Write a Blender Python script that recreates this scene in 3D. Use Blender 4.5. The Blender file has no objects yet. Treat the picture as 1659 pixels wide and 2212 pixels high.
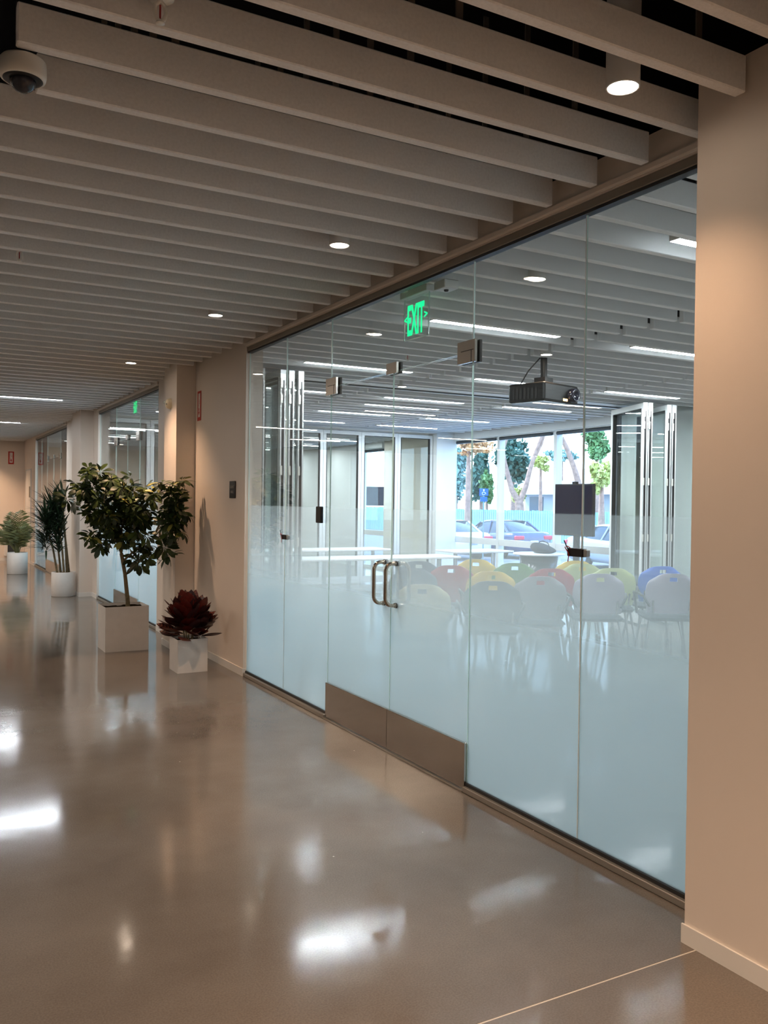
import bpy, bmesh, math, random
from mathutils import Vector, Matrix
random.seed(7)
SC = bpy.context.scene
COL = SC.collection
pi = math.pi

# ------------------------------------------------------------------ camera
RIGHT = Vector((0.8749, -0.4842, 0.0129)); FWD = Vector((0.4848, 0.8746, -0.0115))
FWD.normalize(); RIGHT = (RIGHT - FWD * RIGHT.dot(FWD)).normalized(); UP = RIGHT.cross(FWD).normalized()
EYE = Vector((0, 0, 1.5)); FPX = 1878.45
cam_d = bpy.data.cameras.new('camera'); cam = bpy.data.objects.new('camera', cam_d); COL.objects.link(cam)
m = Matrix((RIGHT, UP, -FWD)).transposed().to_4x4(); m.translation = EYE; cam.matrix_world = m
cam_d.sensor_fit = 'HORIZONTAL'; cam_d.sensor_width = 36; cam_d.lens = FPX / 1659 * 36
cam_d.clip_start = 0.05; cam_d.clip_end = 400
SC.camera = cam

def ray(x, y): return FWD * FPX + RIGHT * (x - 829.5) - UP * (y - 1106)
def atY(x, y, Y): d = ray(x, y); return EYE + d * (Y / d.y)
def atX(x, y, X): d = ray(x, y); return EYE + d * (X / d.x)

# ------------------------------------------------------------------ colour management, bounces
vs = SC.view_settings; vs.view_transform = 'Standard'; vs.look = 'None'; vs.gamma = 1; vs.exposure = 0.42
vs.use_curve_mapping = False
cy = SC.cycles
cy.max_bounces = 10; cy.diffuse_bounces = 4; cy.glossy_bounces = 5; cy.transmission_bounces = 8
cy.transparent_max_bounces = 40; cy.sample_clamp_indirect = 6; cy.sample_clamp_direct = 0
cy.caustics_reflective = False; cy.caustics_refractive = False; cy.use_denoising = True
try: cy.denoiser = 'OPENIMAGEDENOISE'; cy.denoising_prefilter = 'ACCURATE'
except Exception: pass

# ------------------------------------------------------------------ world and sun
W = bpy.data.worlds.new('sky'); SC.world = W; W.use_nodes = True
nt = W.node_tree; bg = nt.nodes['Background']
tc = nt.nodes.new('ShaderNodeTexCoord'); sp = nt.nodes.new('ShaderNodeSeparateXYZ'); rp = nt.nodes.new('ShaderNodeValToRGB')
nt.links.new(tc.outputs['Generated'], sp.inputs[0]); nt.links.new(sp.outputs['Z'], rp.inputs[0]); nt.links.new(rp.outputs[0], bg.inputs[0])
rp.color_ramp.elements[0].position = 0.0; rp.color_ramp.elements[0].color = (0.60, 0.80, 1.0, 1)
rp.color_ramp.elements[1].position = 0.7; rp.color_ramp.elements[1].color = (0.26, 0.50, 1.0, 1)
bg.inputs[1].default_value = 6.0
sun_d = bpy.data.lights.new('sun', 'SUN'); sun = bpy.data.objects.new('sun', sun_d); COL.objects.link(sun)
sun_d.energy = 5.0; sun_d.angle = 0.01; sun_d.color = (1, 0.95, 0.86)
sun.rotation_euler = Vector((0.45, -1.0, -1.05)).to_track_quat('-Z', 'Y').to_euler()

def portal(x, y0, y1, z0, z1):
    l = bpy.data.lights.new('window_portal', 'AREA'); l.shape = 'RECTANGLE'; l.size = z1 - z0; l.size_y = y1 - y0
    l.cycles.is_portal = True
    o = bpy.data.objects.new('window_portal', l); COL.objects.link(o); o.location = (x, (y0 + y1) / 2, (z0 + z1) / 2)
    o.rotation_euler = Matrix(((0, 0, 1), (0, 1, 0), (-1, 0, 0))).to_euler()   # local -Z points to world -X
    return o
portal(9.42, 9.72, 14.2, 0.05, 2.7); portal(9.42, 16.8, 18.0, 0.05, 2.7)

LINEAR = 100.0         # radiance of the linear diffusers
SPOT = 112.0           # watts of the downlight beams

# ------------------------------------------------------------------ materials
MATS = {}
def mat(name, col=(.8, .8, .8), rough=.5, metal=0, spec=.5, noise=0, nscale=20, bump=0, bscale=60, emis=None, es=0, coat=0):
    M = bpy.data.materials.new(name); M.use_nodes = True; t = M.node_tree; b = t.nodes['Principled BSDF']
    b.inputs['Base Color'].default_value = (*col, 1); b.inputs['Roughness'].default_value = rough
    b.inputs['Metallic'].default_value = metal; b.inputs['Specular IOR Level'].default_value = spec
    b.inputs['Coat Weight'].default_value = coat
    co = t.nodes.new('ShaderNodeTexCoord')
    if noise:
        n = t.nodes.new('ShaderNodeTexNoise'); n.inputs['Scale'].default_value = nscale; n.inputs['Detail'].default_value = 5
        r = t.nodes.new('ShaderNodeValToRGB'); e = r.color_ramp.elements
        e[0].position = .3; e[1].position = .7
        e[0].color = (*[c * (1 - noise) for c in col], 1); e[1].color = (*[min(1, c * (1 + noise)) for c in col], 1)
        t.links.new(co.outputs['Object'], n.inputs['Vector']); t.links.new(n.outputs['Fac'], r.inputs[0]); t.links.new(r.outputs[0], b.inputs['Base Color'])
    if bump:
        n2 = t.nodes.new('ShaderNodeTexNoise'); n2.inputs['Scale'].default_value = bscale; n2.inputs['Detail'].default_value = 4
        bp = t.nodes.new('ShaderNodeBump'); bp.inputs['Strength'].default_value = bump; bp.inputs['Distance'].default_value = .005
        t.links.new(co.outputs['Object'], n2.inputs['Vector']); t.links.new(n2.outputs['Fac'], bp.inputs['Height']); t.links.new(bp.outputs[0], b.inputs['Normal'])
    if emis:
        b.inputs['Emission Color'].default_value = (*emis, 1); b.inputs['Emission Strength'].default_value = es
    MATS[name] = M; return M

def glass_mat(name, tint=(.95, .98, .97), film=None, ior=1.5):
    M = bpy.data.materials.new(name); M.use_nodes = True; t = M.node_tree; t.nodes.remove(t.nodes['Principled BSDF'])
    out = t.nodes['Material Output']
    tr = t.nodes.new('ShaderNodeBsdfTransparent'); tr.inputs[0].default_value = (*tint, 1)
    gl = t.nodes.new('ShaderNodeBsdfGlossy'); gl.inputs['Roughness'].default_value = 0.0
    ge = t.nodes.new('ShaderNodeNewGeometry'); dt = t.nodes.new('ShaderNodeVectorMath'); dt.operation = 'DOT_PRODUCT'
    t.links.new(ge.outputs['Incoming'], dt.inputs[0]); t.links.new(ge.outputs['Normal'], dt.inputs[1])
    def mth(op, a, b=None):
        n = t.nodes.new('ShaderNodeMath'); n.operation = op
        for i, v in enumerate((a, b)):
            if v is None: continue
            if isinstance(v, (int, float)): n.inputs[i].default_value = v
            else: t.links.new(v, n.inputs[i])
        return n
    f0 = ((ior - 1) / (ior + 1)) ** 2                # Schlick reflectance, the same from both sides of the thin pane
    ab = mth('ABSOLUTE', dt.outputs['Value']); om = mth('SUBTRACT', 1.0, ab.outputs[0]); pw = mth('POWER', om.outputs[0], 5.0)
    ml = mth('MULTIPLY', pw.outputs[0], 1 - f0); fr = mth('ADD', ml.outputs[0], f0)
    mx = t.nodes.new('ShaderNodeMixShader')
    base = tr
    if film:                                        # printed gradient film: denser towards the floor
        g = t.nodes.new('ShaderNodeNewGeometry'); s = t.nodes.new('ShaderNodeSeparateXYZ')
        t.links.new(g.outputs['Position'], s.inputs[0])
        mr = t.nodes.new('ShaderNodeMapRange'); mr.inputs[1].default_value = 0.0; mr.inputs[2].default_value = 2.0
        t.links.new(s.outputs['Z'], mr.inputs[0])
        r = t.nodes.new('ShaderNodeValToRGB'); r.color_ramp.interpolation = 'LINEAR'
        els = r.color_ramp.elements
        pts = film
        els[0].position = pts[0][0] / 2; els[0].color = (pts[0][1],) * 3 + (1,)
        els[1].position = pts[1][0] / 2; els[1].color = (pts[1][1],) * 3 + (1,)
        for z, v in pts[2:]:
            e = els.new(z / 2); e.color = (v, v, v, 1)
        t.links.new(mr.outputs[0], r.inputs[0])
        tl = t.nodes.new('ShaderNodeBsdfTranslucent'); tl.inputs[0].default_value = (.80, .91, .95, 1)
        df = t.nodes.new('ShaderNodeBsdfDiffuse'); df.inputs[0].default_value = (.70, .86, .93, 1)
        m2 = t.nodes.new('ShaderNodeMixShader'); m2.inputs[0].default_value = .22
        t.links.new(tl.outputs[0], m2.inputs[1]); t.links.new(df.outputs[0], m2.inputs[2])
        m3 = t.nodes.new('ShaderNodeMixShader')
        t.links.new(r.outputs[0], m3.inputs[0]); t.links.new(tr.outputs[0], m3.inputs[1]); t.links.new(m2.outputs[0], m3.inputs[2])
        base = m3
    t.links.new(fr.outputs[0], mx.inputs[0]); t.links.new(base.outputs[0], mx.inputs[1]); t.links.new(gl.outputs[0], mx.inputs[2])
    t.links.new(mx.outputs[0], out.inputs[0])
    MATS[name] = M; return M

mat('paint', (.82, .735, .655), .55, noise=.015, nscale=3, bump=.05, bscale=300)
mat('trim_white', (.84, .82, .78), .45)
mat('cream', (.84, .79, .68), .6)
mat('room_white', (.80, .82, .82), .55)
mat('baffle', (.93, .92, .91), .9, spec=.2, noise=.05, nscale=90, bump=.25, bscale=500)
mat('baffle_daylit', (.95, .96, .98), .9, spec=.2, noise=.03, nscale=90, bump=.25, bscale=500)  # same felt as over the corridor, with the room's daylight put into the colour
mat('deck', (.006, .006, .007), .95, spec=.1)
mat('lobby', (.74, .70, .66), .6)
mat('bronze', (.28, .25, .21), .45, metal=.6)
mat('black_rubber', (.012, .012, .013), .5)
mat('black_plastic', (.011, .011, .012), .4, spec=.3)
mat('alu', (.70, .72, .72), .5, metal=0)
mat('alu_dark', (.30, .31, .31), .4, metal=.5)
mat('track_metal', (.42, .40, .36), .35, metal=.7)
mat('steel', (.55, .51, .46), .24, metal=1, bump=.08, bscale=40)
mat('handle_steel', (.45, .38, .31), .16, metal=1)
mat('edge', (.70, .90, .86), .15)
mat('silicone', (.86, .92, .94), .4)
mat('joint_fill', (.62, .58, .52), .7)
mat('film_edge', (.8, .9, .92), .3)
mat('planter', (.80, .77, .74), .45, noise=.03, nscale=12)
mat('soil', (.025, .018, .011), 1.0, spec=0, noise=.5, nscale=60, bump=1, bscale=80)
mat('bark', (.20, .155, .085), .8, noise=.3, nscale=30, bump=.6, bscale=50)
mat('leaf_green', (.055, .085, .018), .38, noise=.35, nscale=14)
mat('leaf_dark', (.022, .042, .012), .42, noise=.3, nscale=14)
mat('leaf_gold', (.33, .31, .07), .42, noise=.3, nscale=20)
mat('palm_green', (.19, .20, .08), .5, noise=.3, nscale=10)
mat('strap_green', (.014, .034, .014), .45, noise=.3, nscale=10)
mat('croton_dark', (.04, .012, .012), .38, noise=.5, nscale=25)
mat('croton_red', (.12, .014, .010), .38, noise=.4, nscale=25)
mat('croton_vein', (.36, .12, .07), .5)
mat('diffuser', (1, 1, 1), .5, emis=(.88, .95, 1.0), es=LINEAR * 1.5)
mat('diffuser_warm', (1, 1, 1), .5, emis=(1, .82, .66), es=LINEAR * 1.85)
mat('diffuser_down', (1, 1, 1), .5, emis=(1, .80, .62), es=30)
mat('lamp_body', (.75, .74, .72), .5)
mat('exit_green', (.0, .5, .2), .4, emis=(.0, 1.0, .30), es=1.1)
mat('exit_core', (.0, .2, .1), .4, emis=(.02, .8, .28), es=.25)
mat('white_plastic', (.78, .76, .70), .35)
mat('cream_plastic', (.80, .70, .52), .35)
mat('screen', (.005, .007, .018), .10, spec=.12)
mat('screen_grey', (.05, .055, .06), .15)
mat('red_sign', (.50, .03, .018), .5)
mat('sign_white', (.85, .83, .80), .5)
mat('red_cord', (.35, .01, .01), .5)
mat('text_grey', (.35, .33, .30), .5)
mat('table_white', (.85, .87, .90), .3)
mat('chrome', (.62, .64, .66), .2, metal=1)
mat('cable_black', (.01, .01, .01), .5)
mat('projector', (.010, .010, .010), .45, spec=.25)
mat('projector_base', (.50, .58, .70), .5)
mat('lens', (.02, .02, .03), .05)
mat('ptoe', (.9, .5, .2), .4, emis=(1, .6, .25), es=3)
for n, c in dict(yellow=(.80, .55, .08), red=(.42, .06, .08), green=(.16, .34, .12), lime=(.55, .62, .30), slate=(.10, .13, .19), grey=(.34, .34, .38), blue=(.08, .20, .72), cream=(.78, .70, .42), lilac=(.48, .46, .56), charcoal=(.09, .11, .12)).items():
    mat('shell_' + n, c, .45)
mat('seat_grey', (.10, .11, .13), .8)
mat('asphalt', (.22, .23, .25), .9, noise=.2, nscale=3)
mat('dirt_light', (.60, .58, .52), .9, noise=.2, nscale=.6)
mat('car_white', (.80, .82, .84), .25, coat=.6)
mat('car_navy', (.03, .05, .13), .22, coat=.8)
mat('car_silver', (.42, .46, .52), .28, coat=.6)
mat('car_grey', (.55, .56, .60), .28, coat=.6)
mat('car_glass', (.03, .05, .07), .06)
mat('tail_red', (.65, .03, .08), .3)
mat('headlight', (.8, .85, .9), .15)
mat('plate_white', (.75, .78, .80), .5)
mat('plate_grey', (.25, .30, .34), .5)
mat('tyre', (.02, .02, .022), .8)
mat('fence_teal', (.20, .42, .42), .7, noise=.15, nscale=.8)
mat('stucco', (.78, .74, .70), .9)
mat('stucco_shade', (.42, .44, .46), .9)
mat('far_window', (.08, .10, .12), .3)
mat('trunk', (.36, .22, .16), .9, noise=.3, nscale=6, bump=.5, bscale=10)
mat('fol_dark', (.06, .13, .09), .8, noise=.3, nscale=1.5)
mat('fol_green', (.16, .28, .10), .8, noise=.3, nscale=1.5)
mat('fol_yellow', (.46, .46, .14), .8, noise=.3, nscale=1.5)
mat('fol_orange', (.60, .33, .14), .8, noise=.3, nscale=1.5)
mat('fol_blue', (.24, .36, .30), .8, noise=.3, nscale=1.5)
mat('sign_blue', (.02, .10, .60), .5)
mat('pole', (.16, .26, .26), .6)
mat('shade_roll', (.05, .06, .07), .7)
mat('fabric_dark', (.03, .035, .045), .9)
FILM = [(0.0, .95), (.50, .94), (.70, .92), (.85, .86), (1.0, .72), (1.13, .56), (1.30, .36), (1.458, .24), (1.461, 0.0)]
LAYER = [(z, 1 - (1 - a) ** (1 / 5)) for z, a in FILM]     # laminated: the print shows on five layers
glass_mat('glass_film', (.98, .993, .99), LAYER)
glass_mat('film_layer', (.99, .997, .995), LAYER, ior=1.0001)
glass_mat('glass_clear', (.94, .975, .965))
glass_mat('glass_window', (.93, .97, .98))
glass_mat('glass_dome', (.10, .10, .12), ior=1.6)

def floor_material():
    M = bpy.data.materials.new('concrete'); M.use_nodes = True; t = M.node_tree; b = t.nodes['Principled BSDF']; L = t.links.new
    g = t.nodes.new('ShaderNodeNewGeometry')
    n1 = t.nodes.new('ShaderNodeTexNoise'); n1.inputs['Scale'].default_value = .9; n1.inputs['Detail'].default_value = 7; n1.inputs['Roughness'].default_value = .6
    n2 = t.nodes.new('ShaderNodeTexNoise'); n2.inputs['Scale'].default_value = 160; n2.inputs['Detail'].default_value = 2
    L(g.outputs['Position'], n1.inputs['Vector']); L(g.outputs['Position'], n2.inputs['Vector'])
    r1 = t.nodes.new('ShaderNodeValToRGB'); e = r1.color_ramp.elements
    e[0].position = .32; e[0].color = (.136, .115, .097, 1); e[1].position = .70; e[1].color = (.212, .185, .160, 1)
    L(n1.outputs['Fac'], r1.inputs[0])
    mm = t.nodes.new('ShaderNodeMixRGB'); mm.blend_type = 'MULTIPLY'; mm.inputs[0].default_value = .35
    r2 = t.nodes.new('ShaderNodeValToRGB'); e = r2.color_ramp.elements; e[0].position = .35; e[0].color = (.6, .6, .6, 1); e[1].position = .65; e[1].color = (1.15, 1.15, 1.15, 1)
    L(n2.outputs['Fac'], r2.inputs[0]); L(r1.outputs[0], mm.inputs[1]); L(r2.outputs[0], mm.inputs[2])
    v = t.nodes.new('ShaderNodeTexVoronoi'); v.inputs['Scale'].default_value = 9; L(g.outputs['Position'], v.inputs['Vector'])
    lt = t.nodes.new('ShaderNodeMath'); lt.operation = 'LESS_THAN'; lt.inputs[1].default_value = .035; L(v.outputs['Distance'], lt.inputs[0])
    n4 = t.nodes.new('ShaderNodeTexNoise'); n4.inputs['Scale'].default_value = 2.3; L(g.outputs['Position'], n4.inputs['Vector'])
    gt = t.nodes.new('ShaderNodeMath'); gt.operation = 'GREATER_THAN'; gt.inputs[1].default_value = .56; L(n4.outputs['Fac'], gt.inputs[0])
    mu = t.nodes.new('ShaderNodeMath'); mu.operation = 'MULTIPLY'; L(lt.outputs[0], mu.inputs[0]); L(gt.outputs[0], mu.inputs[1])
    m2 = t.nodes.new('ShaderNodeMixRGB'); L(mu.outputs[0], m2.inputs[0]); L(mm.outputs[0], m2.inputs[1]); m2.inputs[2].default_value = (.55, .50, .45, 1)
    L(m2.outputs[0], b.inputs['Base Color'])
    rr = t.nodes.new('ShaderNodeMapRange'); rr.inputs[1].default_value = .3; rr.inputs[2].default_value = .7; rr.inputs[3].default_value = .07; rr.inputs[4].default_value = .14
    L(n1.outputs['Fac'], rr.inputs[0]); L(rr.outputs[0], b.inputs['Roughness'])
    b.inputs['Specular IOR Level'].default_value = .62
    n3 = t.nodes.new('ShaderNodeTexNoise'); n3.inputs['Scale'].default_value = 3.5; n3.inputs['Detail'].default_value = 3; L(g.outputs['Position'], n3.inputs['Vector'])
    bp = t.nodes.new('ShaderNodeBump'); bp.inputs['Strength'].default_value = .05; bp.inputs['Distance'].default_value = .02
    L(n3.outputs['Fac'], bp.inputs['Height']); L(bp.outputs[0], b.inputs['Normal'])
    MATS['concrete'] = M
floor_material()

# ------------------------------------------------------------------ mesh helpers
class MB:
    """collects shapes, builds ONE mesh object"""
    def __init__(s): s.v = []; s.f = []; s.mi = []; s.mats = []; s.smooth = []
    def _m(s, name):
        if name not in s.mats: s.mats.append(name)
        return s.mats.index(name)
    def add(s, vs, fs, m, sm=False):
        b = len(s.v); s.v += [tuple(v) for v in vs]; k = s._m(m)
        for f in fs: s.f.append([b + i for i in f]); s.mi.append(k); s.smooth.append(sm)
    def box(s, x0, x1, y0, y1, z0, z1, m, T=None):
        vs = [Vector((x, y, z)) for z in (z0, z1) for y in (y0, y1) for x in (x0, x1)]
        if T is not None: vs = [T @ v for v in vs]
        s.add(vs, [(0, 2, 3, 1), (4, 5, 7, 6), (0, 1, 5, 4), (2, 6, 7, 3), (0, 4, 6, 2), (1, 3, 7, 5)], m); return s
    def bbox(s, x0, x1, y0, y1, z0, z1, m, b=.005, T=None, seg=1):
        bm = bmesh.new(); bmesh.ops.create_cube(bm, size=1)
        for v in bm.verts: v.co = Vector(((x0 + x1) / 2 + v.co.x * (x1 - x0), (y0 + y1) / 2 + v.co.y * (y1 - y0), (z0 + z1) / 2 + v.co.z * (z1 - z0)))
        bmesh.ops.bevel(bm, geom=bm.edges[:], offset=b, segments=seg, affect='EDGES', profile=.5)
        s.frombm(bm, m, T); return s
    def frombm(s, bm, m, T=None, sm=False):
        bm.verts.ensure_lookup_table(); bm.verts.index_update()
        vs = [(T @ v.co if T is not None else v.co) for v in bm.verts]
        s.add(vs, [[v.index for v in f.verts] for f in bm.faces], m, sm); bm.free(); return s
    def tube(s, pts, r, m, n=8, caps=True):
        pts = [Vector(p) for p in pts]; rs = r if isinstance(r, (list, tuple)) else [r] * len(pts)
        rings = []; prev = None
        for i, p in enumerate(pts):
            d = (pts[min(i + 1, len(pts) - 1)] - pts[max(i - 1, 0)])
            if d.length < 1e-9: d = Vector((0, 0, 1))
            d.normalize()
            if prev is None:
                a = Vector((0, 0, 1)) if abs(d.z) < .9 else Vector((1, 0, 0)); u = d.cross(a).normalized()
            else: u = (prev - d * prev.dot(d)).normalized()
            prev = u; w = d.cross(u)
            rings.append([p + (u * math.cos(2 * pi * k / n) + w * math.sin(2 * pi * k / n)) * rs[i] for k in range(n)])
        vs = [v for q in rings for v in q]; fs = []
        for i in range(len(rings) - 1):
            for k in range(n): a = i * n + k; b = i * n + (k + 1) % n; fs.append((a, b, b + n, a + n))
        s.add(vs, fs, m, True)
        if caps:
            s.add(rings[0], [tuple(range(n - 1, -1, -1))], m); s.add(rings[-1], [tuple(range(n))], m)
        return s
    def lathe(s, prof, c, m, n=32, T=None, axis='z'):
        vs = []; fs = []
        for (r, z) in prof:
            for k in range(n):
                a = 2 * pi * k / n; v = Vector((r * math.cos(a), r * math.sin(a), z))
                if T is not None: v = T @ v
                vs.append(v + Vector(c))
        for i in range(len(prof) - 1):
            for k in range(n): a = i * n + k; b = i * n + (k + 1) % n; fs.append((a, b, b + n, a + n))
        s.add(vs, fs, m, True); return s
    def disc(s, c, r, m, n=32, up=True):
        vs = [Vector(c) + Vector((r * math.cos(2 * pi * k / n), r * math.sin(2 * pi * k / n), 0)) for k in range(n)]
        s.add(vs, [tuple(range(n)) if up else tuple(range(n - 1, -1, -1))], m); return s
    def mesh(s, name):
        me = bpy.data.meshes.new(name); me.from_pydata(s.v, [], s.f)
        for n in s.mats: me.materials.append(MATS[n])
        me.polygons.foreach_set('material_index', s.mi); me.polygons.foreach_set('use_smooth', s.smooth)
        me.update(); return me
    def build(s, name, parent=None, loc=None):
        o = bpy.data.objects.new(name, s.mesh(name)); COL.objects.link(o)
        if parent: o.parent = parent
        if loc is not None: o.location = loc
        return o

def tag(o, label=None, cat=None, group=None, kind=None):
    if label: o['label'] = label
    if cat: o['category'] = cat
    if group: o['group'] = group
    if kind: o['kind'] = kind
    return o
def empty(name, loc, label, cat, group=None, rz=0):
    o = bpy.data.objects.new(name, None); COL.objects.link(o); o.location = loc; o.rotation_euler = (0, 0, rz); o.empty_display_size = .1
    return tag(o, label, cat, group)
def inst(name, me, parent=None, loc=(0, 0, 0), rot=(0, 0, 0), sc=None):
    o = bpy.data.objects.new(name, me); COL.objects.link(o); o.location = loc; o.rotation_euler = rot
    if sc is not None: o.scale = (sc, sc, sc) if not hasattr(sc, '__len__') else sc
    if parent: o.parent = parent
    return o
def copy_tree(o, parent=None):
    c = o.copy(); COL.objects.link(c); c.parent = parent
    for ch in list(o.children): copy_tree(ch, c)
    return c
def struct(name, mb, parent=None, label=None, cat=None):
    o = mb.build(name, parent); 
    if not parent: o['kind'] = 'structure'
    if label: o['label'] = label
    if cat and not parent: o['category'] = cat
    return o
def text_mesh(s, size, m, ext=.001, bold=0.0):
    c = bpy.data.curves.new('lettering', 'FONT'); c.body = s; c.size = size; c.extrude = ext; c.align_x = 'CENTER'; c.align_y = 'CENTER'; c.offset = bold
    c.resolution_u = 3
    o = bpy.data.objects.new('lettering', c); COL.objects.link(o)
    dg = bpy.context.evaluated_depsgraph_get(); me = bpy.data.meshes.new_from_object(o.evaluated_get(dg))
    COL.objects.unlink(o); bpy.data.objects.remove(o)
    me.materials.clear(); me.materials.append(MATS[m]); return me

# ================================================================== STRUCTURE
ZT = 2.95           # top of painted walls; black plenum above
XW = 2.55           # corridor face of the right wall
XG = 2.582          # glazing plane
XR = 9.30           # inner face of the window wall
YP = 14.10          # far folding partition
YE = 22.3           # corridor end wall
YB = 24.5           # back wall of the far room

fl = MB()
def fquad(x0, x1, y0, y1): fl.box(x0, x1, y0, y1, -.2, 0, 'concrete')
fquad(-9, 9.5, 2.0385, 25); fquad(-9, 9.5, -7, 2.0315)
fl.box(-9, 9.5, 2.0315, 2.0385, -.2, -.001, 'joint_fill')
struct('floor', fl, label='polished brown concrete floor with a pale saw-cut joint', cat='floor')
struct('ceiling', MB().box(-9, 9.8, -7, 25, 3.6, 3.7, 'deck'), label='black open plenum above the baffles', cat='ceiling')

def wall_seg(mb, x0, x1, y0, y1, z0=0, z1=ZT, m='paint'): mb.box(x0, x1, y0, y1, z0, z1, m)
def black_top(mb, x0, x1, y0, y1): mb.box(x0 + .002, x1 - .002, y0 + .002, y1 - .002, ZT, 3.6, 'deck')
wr = MB()
wall_seg(wr, XW, 2.70, -6.9, 1.95); wall_seg(wr, 2.36, XW, 1.62, 2.09); wall_seg(wr, XW, 2.72, 1.95, 2.09)
wall_seg(wr, XW, 2.70, 7.045, 9.93)
wall_seg(wr, 2.36, XW, 8.50, 8.95)
wall_seg(wr, XW, 2.70, 13.42, 16.25)
wall_seg(wr, 2.36, XW, 13.78, 14.52)
wall_seg(wr, XW, 2.70, 20.4, YB)
struct('wall_right', wr, label='warm white painted corridor wall with shallow columns', cat='wall')
wall_seg(h := MB(), XW, 2.70, 2.09, 7.045, 2.80, ZT); wall_seg(h, XW, 2.70, 9.93, 13.42, 2.80, ZT); wall_seg(h, XW, 2.70, 16.25, 20.4, 2.80, ZT)
h.box(2.56, 2.69, -6.8, YB, ZT, 3.6, 'deck')
struct('wall_header', h, label='painted header band above the glazing', cat='wall')
wn = MB(); wall_seg(wn, -9, 2.55, YE, YE + .1); wn.box(-9, 2.55, YE + .01, YE + .09, ZT, 3.6, 'deck')
struct('wall_end', wn, label='warm white wall closing the far end of the corridor', cat='wall')
wl = MB(); wl.box(-9.1, -9, -7, 25, 0, 3.6, 'lobby'); struct('wall_left', wl, label='tan lobby wall facing the glazing', cat='wall')
wbk = MB(); wbk.box(-9, 9.5, -7.1, -7, 0, 3.6, 'lobby'); struct('wall_back', wbk, label='tan wall behind the viewer', cat='wall')
wq = MB(); wq.box(2.70, XR, 1.0, 1.1, 0, 3.6, 'room_white'); struct('wall_near', wq, label='white side wall of the meeting room', cat='wall')
wf = MB(); wf.box(2.70, 9.5, YB, YB + .1, 0, 3.6, 'cream'); struct('wall_far', wf, label='cream back wall of the far room', cat='wall')
# window wall (openings y 9.72..14.22 and 15.8..22.4)
ww = MB()
ww.box(XR, 9.5, 1.0, 9.68, 0, 3.6, 'room_white'); ww.box(XR, 9.5, 14.22, 16.8, 0, 3.6, 'cream'); ww.box(XR, 9.5, 18.0, YB, 0, 3.6, 'room_white')
ww.box(9.24, 9.5, 9.68, 14.22, 2.70, 3.6, 'room_white'); ww.box(9.24, 9.5, 16.8, 18.0, 2.70, 3.6, 'room_white')
ww.box(8.86, XR, 13.95, 14.25, 0, ZT, 'room_white')
struct('wall_window', ww, label='white outside wall framing the tall windows', cat='wall')
# exterior crown so that light does not leak above
struct('wall_roof', MB().box(-9.2, 9.8, -7.2, 25.2, 3.7, 3.9, 'deck'), label='flat dark roof slab over the building', cat='roof')

def baseboards():
    b = MB(); H = .065; t = .008
    for (y0, y1) in ((7.045, 8.50), (8.95, 9.93), (13.42, 13.78), (14.52, 16.25), (20.4, YE)):
        b.box(XW - t, XW - .0005, y0, y1, 0, H, 'trim_white')
    b.box(2.36 - t, 2.3595, 1.62, 2.09 + t, 0, H, 'trim_white')
    b.box(2.36 - t, 2.3595, 8.5 - t, 8.95 + t, 0, H, 'trim_white'); b.box(2.36, XW - t, 8.5 - t, 8.4995, 0, H, 'trim_white')
    b.box(2.36 - t, 2.3595, 13.78 - t, 14.52, 0, H, 'trim_white'); b.box(2.36, XW - t, 13.78 - t, 13.7795, 0, H, 'trim_white')
    b.box(XW - t, XW - .0005, -6.9, 1.62 - t, 0, H, 'trim_white')
    b.box(XW - t, 2.575, 7.037, 7.0445, 0, H, 'trim_white')
    struct('baseboard_right', b, label='low white baseboard along the corridor wall', cat='baseboard')
    struct('baseboard_end', MB().box(-9, XW - .01, YE - .008, YE - .0005, 0, H, 'trim_white'), label='low white baseboard on the end wall', cat='baseboard')
baseboards()
tr = MB()
for (y0, y1) in ((2.09, 7.04), (9.93, 13.42), (16.25, 20.4)):
    tr.bbox(2.532, XW - .0005, y0, y1, 2.802, 2.838, 'paint', .008, seg=2)
struct('trim_1', tr, label='rounded painted trim strip above the glass line', cat='trim')

# ------------------------------------------------------------------ glazed fronts
def pane(par, y0, y1, z0, z1, film=True, name='pane', x=XG):
    g = MB(); t = .004
    y0 += .0025; y1 -= .0025
    fm = 'glass_film' if film else 'glass_clear'
    vs = [(x - t, y0, z0), (x - t, y1, z0), (x - t, y1, z1), (x - t, y0, z1), (x + t, y0, z0), (x + t, y1, z0), (x + t, y1, z1), (x + t, y0, z1)]
    g.add(vs, [(0, 3, 2, 1)], fm)                 # corridor face carries the film
    g.add(vs, [(4, 5, 6, 7)], fm)
    if film:
        for dx in (-.002, 0, .002): g.add([(x + dx, y0, z0), (x + dx, y1, z0), (x + dx, y1, z1), (x + dx, y0, z1)], [(0, 3, 2, 1)], 'film_layer')     # laminated interlayers
    g.add(vs, [(0, 4, 7, 3), (1, 2, 6, 5), (3, 7, 6, 2), (0, 1, 5, 4)], 'edge')
    o = g.build(name, par); return o

def channels(par, y0, y1, gaps=()):
    MB().bbox(2.556, 2.612, y0, y1, 2.762, 2.80, 'bronze', .003).build('head_channel', par)
    c = MB(); c.box(2.562, 2.602, y0, y1, 2.749, 2.7615, 'black_rubber'); c.build('gasket', par)
    segs = [(y0, y1)]
    for (a, b) in gaps: segs = [(y0, a), (b, y1)]
    for (a, b) in segs:
        MB().bbox(2.548, 2.614, a, b, 0.0005, .030, 'track_metal', .003).build('floor_channel', par)
        MB().box(2.566, 2.598, a, b, .0302, .046, 'black_rubber').build('gasket', par)

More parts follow.
